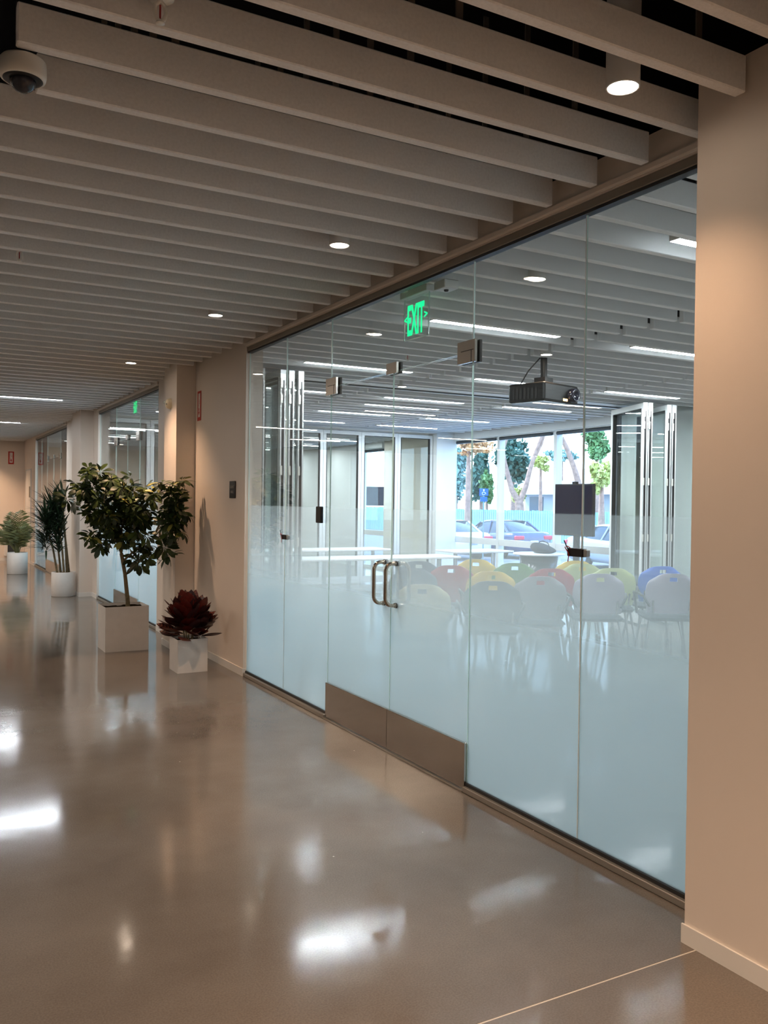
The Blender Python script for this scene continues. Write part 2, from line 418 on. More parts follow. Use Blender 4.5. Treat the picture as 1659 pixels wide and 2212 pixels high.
def hinge_patch(par, y, z, w=.16, h=.115, off=0, loc=True):
    b = MB()
    b.bbox(XG - .024, XG - .0065, y - w / 2 + off, y + w / 2 + off, z - h / 2, z + h / 2, 'steel', .0015)
    b.bbox(XG + .0065, XG + .024, y - w / 2 + off, y + w / 2 + off, z - h / 2, z + h / 2, 'black_plastic', .0015)
    b.box(XG - .0252, XG - .0242, y - w / 2 + off + .012, y + off + .045 * (1 if loc else -1), z + .004, z + .007, 'black_rubber')
    b.box(XG - .0252, XG - .0242, y + off - .050, y + off - .047, z - h / 2, z + .006, 'black_rubber')
    return b.build('patch_fitting', par)

def pull_handle(par, y, z0, z1):
    st = .075; r = .0115
    for sgn, mm in ((-1, 'handle_steel'), (1, 'handle_steel')):
        x0 = XG + sgn * .006; x1 = XG + sgn * (.006 + st)
        pts = [(x0, y, z1)]
        R = .045
        for k in range(0, 7): a = pi / 2 * k / 6; pts.append((x1 - sgn * R + sgn * R * math.sin(a), y, z1 - R + R * math.cos(a)))
        for k in range(0, 7): a = pi / 2 * k / 6; pts.append((x1 - sgn * R + sgn * R * math.cos(a), y, z0 + R - R * math.sin(a)))
        pts.append((x0, y, z0))
        b = MB().tube(pts, r, mm, 14)
        h = b.build('pull_handle', par)
        for z in (z0, z1):
            MB().tube([(x0 + sgn * .0005, y, z), (x0 + sgn * .006, y, z)], .0165, 'black_rubber', 16).tube([(x0 + sgn * .006, y, z), (x0 + sgn * .014, y, z)], .0145, 'handle_steel', 16).build('collar', h)

def front(y_lo, y_hi, joints, d0, dm, d1, label, n):
    g = bpy.data.objects.new('wall_glazed', None); COL.objects.link(g); g['kind'] = 'structure'; g['label'] = label; g['category'] = 'glass wall'
    js = sorted([y_lo] + joints + [y_hi])
    for a, b in zip(js[:-1], js[1:]):
        if abs(a - d0) < .01 and abs(b - d1) < .01:
            pane(g, a, b, 2.285, 2.75, False)
        else:
            pane(g, a, b, .032, 2.75)
    channels(g, y_lo, y_hi, [(d0, d1)])
    for j in joints:
        MB().box(XG - .0045, XG + .0045, j - .0024, j + .0024, 2.345 if j in (d0, d1) else .047, 2.748, 'silicone').build('silicone_joint', g)
    MB().box(2.545, 2.62, d0, d1, .0005, .008, 'track_metal').build('threshold', g)
    # doors
    for (a, b, hy, s) in ((d0, dm, d0, 1), (dm, d1, d1, -1)):
        D = bpy.data.objects.new('door_%d' % (n + (0 if s == 1 else 1)), None); COL.objects.link(D); D['kind'] = 'structure'; D['category'] = 'glass door'
        D['label'] = ('frosted glass door leaf, %s leaf of the %s' % (('nearer' if s == 1 else 'farther'), label.split(',')[0]))
        pane(D, a, b, .02, 2.278)
        k = MB(); k.bbox(XG - .022, XG + .022, a + .003, b - .003, .014, .252, 'steel', .002); k.build('kick_plate', D)
        hinge_patch(D, hy, 2.285, off=.035 * s)
        pull_handle(D, dm + .072 * (-1 if s == 1 else 1) , .885, 1.135)
    MB().bbox(XG - .022, XG - .0065, dm - .065, dm + .06, 2.268, 2.335, 'steel', .001).bbox(XG + .0065, XG + .022, dm - .065, dm + .06, 2.268, 2.335, 'black_plastic', .001).build('lock_patch', g)
    return g
g1 = front(2.095, 7.04, [2.88, 3.725, 5.425, 6.22], 3.725, 4.555, 5.425, 'near glass front, full-height panes with frosted lower band', 1)
g2 = front(9.935, 13.415, [10.93, 12.30], 10.93, 11.60, 12.30, 'middle glass front, behind the leafy tree in the white cube', 3)
g3 = front(16.26, 20.39, [17.1, 18.8, 19.6], 17.1, 17.95, 18.8, 'farthest glass front, beyond the strap-leaved plant', 5)
for (y0, y1, zz) in ((7.03, 7.0445, 0), (13.406, 13.4195, 0)):
    pass

# side door in the far corridor wall
D = bpy.data.objects.new('door_7', None); COL.objects.link(D); D['kind'] = 'structure'; D['label'] = 'cream door in the corridor wall near the end'; D['category'] = 'door'
MB().box(XW - .012, XW - .0005, 21.05, 21.95, .002, 2.12, 'trim_white').build('door_leaf', D)
MB().box(XW - .016, XW - .0005, 21.02, 21.05, 0.002, 2.15, 'alu').box(XW - .016, XW - .0005, 21.95, 21.98, .002, 2.15, 'alu').box(XW - .016, XW - .0005, 21.05, 21.95, 2.12, 2.15, 'alu').build('door_frame', D)
MB().box(XW - .06, XW - .0125, 21.8, 21.9, 1.0, 1.06, 'bronze').build('door_lock', D)
MB().box(XW - .02, XW - .0125, 21.12, 21.3, 1.5, 1.75, 'bronze').build('door_sign', D)

# ------------------------------------------------------------------ windows
def window(n, y0, y1, mull, label):
    Wd = bpy.data.objects.new('window_%d' % n, None); COL.objects.link(Wd); Wd['kind'] = 'structure'; Wd['label'] = label; Wd['category'] = 'window'
    x0, x1 = 9.34, 9.46
    ys = [y0] + mull + [y1]
    for i, y in enumerate(ys):
        w = .075 if 0 < i < len(ys) - 1 else .06
        a = y - w / 2 if 0 < i < len(ys) - 1 else (y if i == 0 else y - w)
        MB().box(x0, x1, a, a + w, .0, 2.70, 'alu').build('mullion', Wd)
    for (z0, z1) in ((0.0, .06), (.745, .855), (2.64, 2.70)):
        b = MB()
        for a, c in zip(ys[:-1], ys[1:]): b.box(x0 + .01, x1 - .01, a + .06 if a == y0 else a + .0375, c - .06 if c == y1 else c - .0375, z0, z1, 'alu')
        b.build('rail', Wd)
    for a, c in zip(ys[:-1], ys[1:]):
        for (z0, z1) in ((.06, .745), (.855, 2.64)):
            g = MB(); X = 9.40
            g.add([(X, a + .03, z0), (X, c - .03, z0), (X, c - .03, z1), (X, a + .03, z1)], [(0, 1, 2, 3)], 'glass_window')
            g.build('pane', Wd)
    for a, c in zip(ys[:-1], ys[1:]):
        MB().tube([(9.32, a + .07, 2.655), (9.32, c - .07, 2.655)], .028, 'shade_roll', 10).box(9.29, 9.345, a + .05, c - .05, 2.685, 2.699, 'alu').build('roller_shade', Wd)
    return Wd
window(1, 9.68, 14.22, [11.10, 12.65], 'tall windows of the near room looking on the parked cars')
window(2, 16.8, 18.0, [], 'single tall window of the far room')

# ================================================================== CEILING BAFFLES
TH = .043; H = .118; P = .2837
def baffle_mesh(L, m='baffle'):
    return MB().bbox(0, L, 0, TH, 0, H, m, .004).mesh('ceiling_baffle')
cache = {}; GR = 'grey felt baffles over the meeting rooms'
def baffle(x0, x1, y, label, group):
    L = (round(x1 - x0, 3), 'baffle_daylit' if group == GR else 'baffle')
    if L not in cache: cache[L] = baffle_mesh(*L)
    o = inst('ceiling_baffle', cache[L], None, (x0, y, 2.82)); tag(o, label, 'ceiling baffle', group)
    if L not in hang: hang[L] = MB()
    return o
hang = {}
GC = 'grey felt baffles over the corridor'
def cable(o, L, xs):
    for x in xs: inst('hanger', HANG, o, (x, TH / 2, H))
HANG = MB().box(-.012, .012, -.003, .003, .0005, .62, 'bronze').mesh('hanger')
SPEC = {-1: 'felt baffle nearest the viewer at the top right corner', 0: 'felt baffle ending against the near column, in front of the nearest downlight',
        1: 'felt baffle passing just behind the nearest downlight', 2: 'felt baffle just behind the large sprinkler, ending left of the near column', 3: 'felt baffle with a square free end above the dome camera',
        4: 'felt baffle whose free end tucks behind the dome camera'}
ORD = 'first second third fourth fifth sixth seventh eighth ninth tenth eleventh twelfth thirteenth fourteenth fifteenth sixteenth'.split()
def rel(k):
    for k0, n in ((59, 'the end of the farther corridor linear light'), (52, 'the small corridor linear light'), (37, 'the larger corridor linear light'), (23, 'the fourth corridor downlight'), (14, 'the third corridor downlight'), (7, 'the second corridor downlight'), (1, 'the nearest corridor downlight')):
        if k > k0: return 'grey felt corridor baffle, %s one beyond %s' % (ORD[k - k0 - 1], n)
    return 'grey felt corridor baffle, %s one behind the viewer' % ORD[-k - 2]
def relr(y, i):
    side = ['glazing', 'middle', 'window'][i]
    for y0, n in ((21.3, 'the last far-room lights'), (19.1, 'the second far-room lights'), (17.0, 'the first far-room lights'), (14.1, 'the closed partition'), (11.6, 'the fifth linear lights'), (9.65, 'the fourth linear lights'), (7.62, 'the third linear lights'), (5.4, 'the second linear lights'), (3.13, 'the first linear light')):
        if y > y0: return 'room baffle, %s bay, %s beyond %s' % (side, ORD[int((y - y0) / P)], n)
    return 'room baffle, %s bay, %s before the first linear light' % (side, ORD[int((3.13 - y) / P)])
k = -20
while True:
    y = 1.886 + P * k
    if y > YE - .2: break
    xe = 2.507
    if 1.5 < y < 2.10 or 8.44 < y < 8.96 or 13.72 < y < 14.53 or y < 1.6 and y > 1.4: xe = 2.345
    xs = .284 if k <= 3 else (.372 if k == 4 else -3.2)
    if y > -2.5:
        o = baffle(xs, xe, y, SPEC.get(k) or rel(k), GC)
        if k < 9:
            hx = [x for x in (.75, 1.45, 2.15) if xs < x < xe]
            cable(o, 0, [x - xs for x in hx])
    k += 1
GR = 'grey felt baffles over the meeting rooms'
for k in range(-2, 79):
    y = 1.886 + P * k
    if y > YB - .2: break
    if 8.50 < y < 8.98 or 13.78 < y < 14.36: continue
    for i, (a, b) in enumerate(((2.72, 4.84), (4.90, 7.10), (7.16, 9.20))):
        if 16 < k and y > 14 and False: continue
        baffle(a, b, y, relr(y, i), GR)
# track beams
bt = MB(); bt.box(2.71, 9.23, 8.58, 8.97, 2.825, ZT, 'room_white')
o = struct('trim_2', bt, label='flat white ceiling band carrying the folding partition track', cat='trim')
MB().box(2.72, 8.95, 8.79, 8.81, 2.815, 2.8245, 'black_rubber').box(2.72, 8.95, 8.83, 8.85, 2.815, 2.8245, 'black_rubber').box(2.72, 8.95, 8.81, 8.83, 2.819, 2.8245, 'alu').build('partition_track', o)
bt = MB(); bt.box(2.71, 8.855, 13.92, 14.34, 2.815, ZT, 'room_white')
struct('trim_3', bt, label='flat white ceiling band above the closed partition', cat='trim')

# ================================================================== LIGHTS
LM = MB().bbox(0, 1.19, -.035, .035, 0, .06, 'lamp_body', .004).mesh('housing')
QUAD = [(.008, -.030, -.001), (1.182, -.030, -.001), (1.182, .030, -.001), (.008, .030, -.001)]
DM = MB(); DM.add(QUAD, [(0, 3, 2, 1)], 'diffuser'); DM = DM.mesh('diffuser')
HG = MB().tube([(0, 0, .0605), (0, 0, 3.599 - 2.822)], .003, 'bronze', 5).mesh('hanger')
DW = MB(); DW.add(QUAD, [(0, 3, 2, 1)], 'diffuser_warm'); DW = DW.mesh('diffuser')
def linear(x, y, label, group, rz=0, z=2.822, dm=None):
    e = empty('linear_light', (x, y, z), label, 'ceiling light', group, rz)
    inst('housing', LM, e); inst('diffuser', dm or DM, e); inst('hanger', HG, e, (.15, 0, 0)); inst('hanger', HG, e, (1.04, 0, 0))
    return e
GL = 'linear lights over the meeting rooms'
rows = [(3.105, 3), (5.375, 3), (7.645, 3), (9.63, 3), (11.62, 3), (13.19, 3)]
rn = ['nearest', 'second', 'third', 'fourth', 'fifth', 'sixth']
cn = ['glazing side', 'middle', 'window side']
for r, (y, n) in enumerate(rows):
    for c, x in enumerate((3.35, 5.33, 7.18)):
        if r == 0 and c > 0: continue
        linear(x, y, 'slim white linear light, %s row from the glass front, %s' % (rn[r], cn[c]), GL)
linear(5.48, 10.45, 'extra slim linear light between the fourth and fifth rows', GL)
for y in (17.0, 19.1, 21.3):
    for c, x in enumerate((3.28, 5.6, 7.6)):
        linear(x, y, 'slim linear light over the far room, %s row, %s' % ({17.0: 'first', 19.1: 'second', 21.3: 'third'}[y], cn[c]), 'linear lights over the far room')
for x, y, l in ((.71, 12.43, 'longer-looking linear light over the corridor at the left edge'), (.65, 16.70, 'farther small linear light over the corridor at the left edge')):
    linear(x, y, l, 'linear lights over the corridor')
for x, y, l in ((-1.6, 14.83, 'just left of the corridor'), (-3.3, 17.3, 'deep in the lobby'), (-3.2, 9.0, 'level with the cube planter'), (-5.6, 15.0, 'toward the back left'), (-5.6, 4.0, 'level with the glass doors'), (-2.0, -2.5, 'behind the viewer'), (-7.9, 17.4, 'in the farthest lobby corner'),
                (-1.7, 5.0, 'added fill left of the viewer'), (-4.2, .5, 'added fill left and behind the viewer'), (-.4, -4.6, 'added fill far behind the viewer'), (-1.9, 11.2, 'added fill left of the strobe column')):  # lamps on this line are added for more ambient light in the corridor
    linear(x, y, 'slim linear light over the lobby, ' + l, 'linear lights over the lobby', dm=DW)

def downlight(x, y, label, power=SPOT, z=2.812, c=(1, .63, .39)):
    e = empty('downlight', (x, y, z), label, 'downlight', 'round downlights')
    b = MB(); b.lathe([(.053, 0), (.053, .30)], (0, 0, 0), 'lamp_body', 28); b.lathe([(.053, 0), (.0485, -.001), (.047, .006)], (0, 0, 0), 'lamp_body', 28); b.disc((0, 0, .30), .053, 'lamp_body', 28); b.tube([(0, 0, .3005), (0, 0, 3.599 - z)], .02, 'bronze', 8)
    b.build('housing', e)
    MB().disc((0, 0, .002), .0475, 'diffuser_down', 28, up=False).build('lamp', e)
    l = bpy.data.lights.new('downlight_beam', 'SPOT'); l.energy = power; l.color = c; l.spot_size = math.radians(104); l.spot_blend = 1.0; l.shadow_soft_size = .05
    o = bpy.data.objects.new('downlight_beam', l); COL.objects.link(o); o.location = (0, 0, -.006); o.parent = e
    return e
yb = lambda k: 1.886 + P * k + TH + (P - TH) / 2
downlight(1.975, yb(0) , 'largest round downlight, by the near column', SPOT * .42)
downlight(1.955, yb(7), 'second round downlight along the corridor')
downlight(1.945, yb(14), 'third round downlight along the corridor')
downlight(1.93, yb(23) , 'fourth round downlight, nearest the strobe column')
downlight(1.95, yb(-7), 'downlight behind the viewer', SPOT * 1.5)
downlight(.6, yb(-7), 'downlight behind the viewer on the left', SPOT * 2)
downlight(.6, yb(0) - .3, 'downlight right above the viewer, left of the near column', SPOT)
downlight(1.7, 21.62, 'unseen downlight added to brighten the end wall', 170)  # this and the next are added, hidden by baffles, to lift the end wall
downlight(.5, 21.62, 'added downlight brightening the end wall, left of view', 170)
downlight(3.24, yb(7), 'round downlight just inside the glass, nearest the exit sign', SPOT * .4)
downlight(3.24, yb(14), 'round downlight inside, left of the exit sign', SPOT * .4)
downlight(4.95, yb(14) , 'round downlight inside, above the projector', SPOT * .4)
downlight(4.97, yb(23), 'round downlight inside, beside the partition track', SPOT * .4)

# ------------------------------------------------------------------ sprinklers and dome camera
def sprinkler(x, y, z, label, s=1.0):
    e = empty('sprinkler', (x, y, z), label, 'sprinkler', 'ceiling sprinklers')
    MB().tube([(0, 0, .05 * s), (0, 0, .35)], .012 * s, 'bronze', 10).build('pipe', e)
    MB().lathe([(.0, .052 * s), (.036 * s, .050 * s), (.036 * s, .046 * s), (.012 * s, .040 * s), (0, .040 * s)], (0, 0, 0), 'white_plastic', 20).build('escutcheon', e)
    f = MB(); pts = [(0, 0, .038 * s)]
    for sg in (-1, 1):
        f.tube([(0, 0, .038 * s), (sg * .013 * s, 0, .026 * s), (sg * .015 * s, 0, .008 * s), (sg * .010 * s, 0, -.008 * s), (0, 0, -.014 * s)], .0055 * s, 'white_plastic', 8)
    f.build('frame', e)
    MB().tube([(0, 0, .028 * s), (0, 0, -.008 * s)], .0025 * s, 'red_cord', 8).build('glass_bulb', e)
    MB().lathe([(0, -.017 * s), (.012 * s, -.018 * s), (.012 * s, -.020 * s), (0, -.020 * s)], (0, 0, 0), 'white_plastic', 16).build('deflector', e)
sprinkler(.610, 2.40, 2.822, 'large white pendent sprinkler at the top of the picture', 1.05)
sprinkler(.548, 5.10, 2.80, 'small sprinkler at the left edge, between baffles')
sprinkler(3.98, 6.78, 2.80, 'sprinkler seen through the glass above the door gap', 1.3)

e = empty('dome_camera', (.310, 2.83, 2.768), 'white security dome camera with black glossy dome', 'security camera')
MB().lathe([(0, .045), (.060, .045), (.066, .038), (.067, .0), (.064, -.012), (.058, -.016), (.052, -.012)], (0, 0, 0), 'white_plastic', 36).build('housing', e)
MB().lathe([(.060, -.013), (.052, -.018), (.040, -.019), (.034, -.016)], (0, 0, 0), 'black_plastic', 36).build('ring', e)
MB().lathe([(.037 * math.cos(a), -.017 - .037 * math.sin(a)) for a in [pi / 2 * i / 10 for i in range(11)]], (0, 0, 0), 'lens', 32).build('dome', e)
MB().box(-.02, .02, -.02, .02, .0455, .83, 'black_plastic').build('bracket', e)

# ================================================================== WALL ITEMS
s = empty('room_sign', (XW - .003, 7.347, 1.592), 'small black room sign with grey lettering by the near glass', 'sign')
MB().bbox(-.006, .0, -.075, .075, -.075, .075, 'black_plastic', .001).build('plate', s)
RW = Matrix(((0, 0, -1), (-1, 0, 0), (0, 1, 0))).to_euler()    # text facing -X, reading towards -Y
for t_, z_ in (('EVENT', .022), ('HALL', -.022)):
    inst('lettering', text_mesh(t_, .034, 'text_grey'), s, (-.0072, 0, z_), RW)

def fire_sign(name, loc, w, h, rot, label):
    s = empty(name, loc, label, 'sign'); s.rotation_euler = rot
    MB().bbox(-w / 2, w / 2, -.003, 0, -h / 2, h / 2, 'red_sign', .0008).build('plate', s)
    a = MB(); T = -.0036
    a.box(-w * .26, w * .26, T, -.0031, -h * .38, h * .42, 'sign_white')
    a.build('panel', s)
    r = MB(); r.add([(0, T - .0006, -h * .33), (w * .2, T - .0006, -h * .2), (-w * .2, T - .0006, -h * .2)], [(0, 1, 2)], 'red_sign')
    r.box(-w * .07, w * .07, T - .0006, T - .0001, -h * .2, -h * .08, 'red_sign'); r.build('arrow', s)
    me = text_mesh('FIRE\nEXTINGUISHER', h * .085, 'red_sign', .0002)
    inst('lettering', me, s, (0, T - .0006, h * .13), (pi / 2, pi / 2, 0))
    return s
fire_sign('extinguisher_sign', (XW - .001, 8.365, 2.42), .115, .29, (0, 0, -pi / 2), 'narrow red extinguisher sign on the corridor wall above the room sign')
p = atY(24, 989, YE - .001)
fire_sign('extinguisher_sign', (p.x, YE - .001, p.z), .125, .30, (0, 0, 0), 'red bordered extinguisher sign with arrow on the end wall')
p = atY(21.5, 1173, YE)
c = empty('extinguisher_cabinet', (p.x, YE - .001, p.z), 'white wall cabinet with dark glass door behind the palm', 'cabinet')
MB().bbox(-.13, .13, -.10, -.0005, -.30, .30, 'trim_white', .004).build('body', c); MB().box(-.06, .10, -.106, -.1005, -.22, .22, 'screen_grey').build('glass_door', c)
# strobe on second column
p = atX(361, 880, 2.36)
s = empty('strobe_light', (2.359, 8.72, 2.46), 'round cream alarm strobe on the second column', 'alarm')
Rx = Matrix.Rotation(-pi / 2, 3, 'Y')
MB().lathe([(0, .050), (.030, .047), (.046, .035), (.052, .018), (.055, .0)], (0, 0, 0), 'cream_plastic', 32, T=Rx).build('housing', s)
MB().lathe([(0, .075), (.012, .072), (.018, .060), (.020, .045)], (0, 0.012, .012), 'glass_clear', 20, T=Rx).build('lens', s)
MB().lathe([(.0, .052), (.007, .051), (.008, .045)], (0, -.025, -.006), 'bronze', 12, T=Rx).build('sensor', s)

# exit signs (hang inside the glass)
def exit_sign(x, y, z, w, h, label, full=True):
    s = empty('exit_sign', (x, y, z), label, 'exit sign')
    MB().bbox(-.004, .004, -w / 2, w / 2, -h / 2, h / 2, 'glass_clear', .002).build('acrylic_plate', s)
    fr = MB()
    for (a, b, c, d) in ((-w / 2, -w / 2 + .005, -h / 2, h / 2), (w / 2 - .005, w / 2, -h / 2, h / 2), (-w / 2, w / 2, -h / 2, -h / 2 + .005)):
        fr.box(-.0045, .0045, a, b, c, d, 'edge')
    fr.build('edge', s)
    me = text_mesh('EXIT', h * .60, 'exit_green', .001, h * .012)
    xs = [v.co.x for v in me.vertices]; wid = max(xs) - min(xs); ys = [v.co.y for v in me.vertices]; hh = max(ys) - min(ys)
    cx_ = (max(xs) + min(xs)) / 2; cy_ = (max(ys) + min(ys)) / 2
    for v in me.vertices: v.co.x = (v.co.x - cx_) * (w * .66 / wid); v.co.y = (v.co.y - cy_) * (h * .72 / hh)
    inst('lettering', me, s, (-.006, 0, -.01), RW)
    for sg, ch in ((1, '<'), (-1, '>')):
        inst('arrow', text_mesh(ch, h * .26, 'exit_green', .001, h * .006), s, (-.006, sg * w * .40, -.004), RW)
    MB().bbox(-.03, .03, -w / 2 - .01, w / 2 + .01, h / 2 + .0005, h / 2 + .06, 'alu', .003).build('canopy', s)
    return s
a = atX(876, 645, 2.80); b = atX(933, 670, 2.80)
exit_sign(2.80, 4.665, 2.655, .30, .265, 'green EXIT sign hanging just inside the near glass front')
MB
e1 = atX(293, 878, 2.80)
exit_sign(2.80, e1.y, e1.z, .26, .22, 'small far EXIT sign inside the middle glass front')
o = empty('sensor_box', (2.82, 4.36, 2.765), 'small grey ceiling sensor box right of the exit sign', 'sensor')
MB().bbox(-.05, .05, -.06, .06, 0, .05, 'alu', .004).build('body', o); MB().lathe([(.015, 0), (.012, -.01), (0, -.012)], (0, 0, 0), 'black_plastic', 12).build('eye', o)

# card reader and joint clips on the glass
o = empty('card_reader', (XG - .0065, 5.56, 1.405), 'black card reader on the pane left of the doors', 'card reader')
MB().bbox(-.022, 0, -.042, .042, -.058, .058, 'black_plastic', .004).build('body', o)
def clip(y, z, w, label):
    o = empty('alarm_clip', (XG - .0065, y, z), label, 'clip', 'black clips on the glass joints')
    MB().bbox(-.028, 0, -w * .62, w * .38, -.018, .018, 'black_plastic', .003).build('body', o)
    MB().bbox(-.024, 0, -w * .62 - .02, -w * .62 + .0005, -.015, .015, 'alu_dark', .003).build('end_cap', o)
    MB().tube([(-.031, w * .1, .018), (-.036, w * .25, .026), (-.036, w * .42, .022), (-.031, w * .3, .004), (-.031, w * .2, -.008), (-.031, w * .27, -.042)], .0022, 'red_cord', 6).build('cord', o)
    MB().tube([(-.030, w * .28, .012), (-.032, w * .52, .050)], .0025, 'black_plastic', 6).build('lead', o)
p1 = atX(620, 1160, XG); p2 = atX(1250, 1193, XG)
clip(p1.y, p1.z, .09, 'small black clip with a looped cord on the farther glass joint')
clip(p2.y, p2.z, .10, 'black clip with a hanging red cord on the nearer glass joint')

# ================================================================== PLANTERS AND PLANTS
def leaf_mesh(L, Wd, m, fold=.25, droop=.3, n=5, vein=None, pt=.35, shp=.8):
    """a folded leaf along +X"""
    b = MB(); vs = []
    for i in range(n + 1):
        t = i / n
        w = Wd / 2 * (math.sin(pi * t ** shp) ** pt if 0 < t < 1 else 0.02)
        z = -droop * L * t * t
        vs += [(L * t, -w, z + fold * w), (L * t, 0, z), (L * t, w, z + fold * w)]
    fs = []
    for i in range(n):
        a = i * 3; fs += [(a, a + 3, a + 4, a + 1), (a + 1, a + 4, a + 5, a + 2)]
    b.add(vs, fs, m, True)
    if vein:
        vv = []; 
        for i in range(n + 1):
            t = i / n; z = -droop * L * t * t + .002; w = Wd * .035 * (1 - t)
            vv += [(L * t, -w, z), (L * t, w, z)]
        b.add(vv, [(2 * i, 2 * i + 2, 2 * i + 3, 2 * i + 1) for i in range(n)], vein)
        for i in range(1, n):
            t = i / n; z = -droop * L * t * t + .002
            for sg in (-1, 1):
                w = Wd * .36 * math.sin(pi * t) ** .5
                b.add([(L * t, 0, z), (L * t + .008, 0, z), (L * (t + .09), sg * w, z - droop * L * .18 * t + fold * w)], [(0, 1, 2) if sg < 0 else (0, 2, 1)], vein)
    return b

def box_planter(x0, x1, y0, y1, h, par):
    cx, cy_ = (x0 + x1) / 2, (y0 + y1) / 2; t = .018
    b = MB()
    bm = bmesh.new(); bmesh.ops.create_cube(bm, size=1)
    for v in bm.verts: v.co = Vector((v.co.x * (x1 - x0), v.co.y * (y1 - y0), (v.co.z + .5) * h))
    top = [f for f in bm.faces if f.normal.z > .9][0]
    r = bmesh.ops.inset_individual(bm, faces=[top], thickness=t)
    bmesh.ops.translate(bm, verts=top.verts[:], vec=(0, 0, -.055))
    # inner wall: extrude by duplicating ring
    bmesh.ops.bevel(bm, geom=[e for e in bm.edges if abs((e.verts[0].co - e.verts[1].co).z) > h * .5], offset=.004, segments=2, affect='EDGES')
    b.frombm(bm, 'planter')
    # straight inner lip
    xa, xb, ya, yb_ = -(x1 - x0) / 2 + t, (x1 - x0) / 2 - t, -(y1 - y0) / 2 + t, (y1 - y0) / 2 - t
    b.build('planter_box', par)
    s = MB()
    N = 10; vs = []; fs = []
    for j in range(N + 1):
        for i in range(N + 1):
            vs.append((xa + (xb - xa) * i / N, ya + (yb_ - ya) * j / N, h - .03 + random.uniform(-.008, .012)))
    for j in range(N):
        for i in range(N): a = j * (N + 1) + i; fs.append((a, a + 1, a + N + 2, a + N + 1))
    s.add(vs, fs, 'soil', True); s.build('soil', par)

def round_planter(r, h, par):
    MB().lathe([(0, 0), (r - .008, 0), (r, .008), (r, h - .006), (r - .004, h), (r - .014, h), (r - .016, h - .004), (r - .018, h - .06), (r - .03, h - .06)], (0, 0, 0), 'planter', 40).build('planter_pot', par)
    s = MB(); s.lathe([(r - .019, h - .035), (r * .6, h - .02), (r * .3, h - .012), (0, h - .01)], (0, 0, 0), 'soil', 24); s.build('soil', par)

# --- umbrella tree
TX, TY = 1.945, 8.87
tree = empty('umbrella_tree', (TX, TY, 0), 'bushy umbrella tree with drooping leaf fans in a large white cube planter', 'plant')
box_planter(1.735, 2.155, 8.69, 9.06, .44, tree)
def rosette(n, L, mnames):
    b = MB()
    for i in range(n):
        a = 2 * pi * i / n + random.uniform(-.2, .2)
        l = L * random.uniform(.8, 1.1)
        lf = leaf_mesh(l, l * .44, random.choice(mnames), .18, .30, 5, None, .75, 1.5)
        T = Matrix.Rotation(a, 4, 'Z') @ Matrix.Translation((.02, 0, 0)) @ Matrix.Rotation(random.uniform(-.25, .40), 4, 'Y')
        base = len(b.v)
        b.add([T @ Vector(v) for v in lf.v], lf.f, lf.mats[0], True)
    b.tube([(0, 0, 0), (-.01, .0, -.05), (-.03, 0, -.10)], .0028, 'leaf_green', 5)
    return b.mesh('leaf')
ROS = [rosette(random.choice((8, 9, 10)), random.uniform(.10, .13), ['leaf_green', 'leaf_dark', 'leaf_dark']) for _ in range(6)]
ROSG = [rosette(8, .11, ['leaf_gold', 'leaf_green', 'leaf_green', 'leaf_dark']) for _ in range(3)]
def wp(px, py, Y): return atY(px, py, Y) - Vector((TX, TY, 0))
tb = wp(276, 1305, 8.88); tm = wp(270, 1240, 8.88); tt = wp(262, 1195, 8.90)
TR = MB()
TR.tube([(tb.x, tb.y, .38), (tb.x, tb.y, .46), (tm.x, tm.y, tm.z), (tt.x, tt.y, tt.z)], [.024, .022, .0185, .018], 'bark', 12)
bare = lambda *a: [wp(*q) for q in a]
BR = [bare((262, 1195, 8.9), (250, 1165, 8.95), (215, 1120, 9.0), (190, 1070, 9.05)), bare((262, 1195, 8.9), (262, 1150, 8.9), (270, 1090, 8.85), (280, 1060, 8.8)),
      bare((268, 1210, 8.9), (290, 1190, 8.8), (330, 1165, 8.7), (370, 1115, 8.45), (395, 1085, 8.35)), bare((262, 1180, 8.9), (235, 1150, 8.85), (225, 1080, 8.8), (235, 1020, 8.8)),
      bare((262, 1165, 8.9), (300, 1110, 9.1), (340, 1070, 9.15)), bare((330, 1165, 8.7), (350, 1120, 8.5), (375, 1040, 8.4)), bare((345, 1150, 8.6), (350, 1185, 8.5), (352, 1200, 8.45))]
for b_ in BR: TR.tube(b_, [.012, .009, .006, .004, .003][:len(b_)], 'bark', 8)
TR.build('trunk', tree)
blobs = [(185, 1035, 26, 8.95, 4), (175, 1070, 34, 9.0, 8), (215, 1020, 26, 8.9, 4), (225, 1060, 40, 8.9, 10), (255, 1075, 42, 8.8, 12), (200, 1105, 32, 8.95, 7), (270, 1120, 44, 8.85, 14), (310, 1075, 38, 8.85, 10),
         (330, 1110, 38, 8.75, 12), (300, 1150, 38, 8.8, 9), (235, 1140, 34, 8.9, 8), (345, 1060, 24, 8.6, 5), (365, 1040, 20, 8.45, 4), (378, 1065, 24, 8.4, 4), (385, 1110, 24, 8.38, 5), (215, 1160, 24, 8.8, 3), (345, 1145, 24, 8.55, 5),
         (300, 1195, 26, 8.8, 5), (325, 1190, 18, 8.7, 3), (250, 1165, 22, 8.8, 2), (265, 1055, 34, 9.1, 8), (320, 1130, 34, 9.1, 7), (398, 1135, 14, 8.36, 2), (240, 1100, 34, 9.2, 6)]
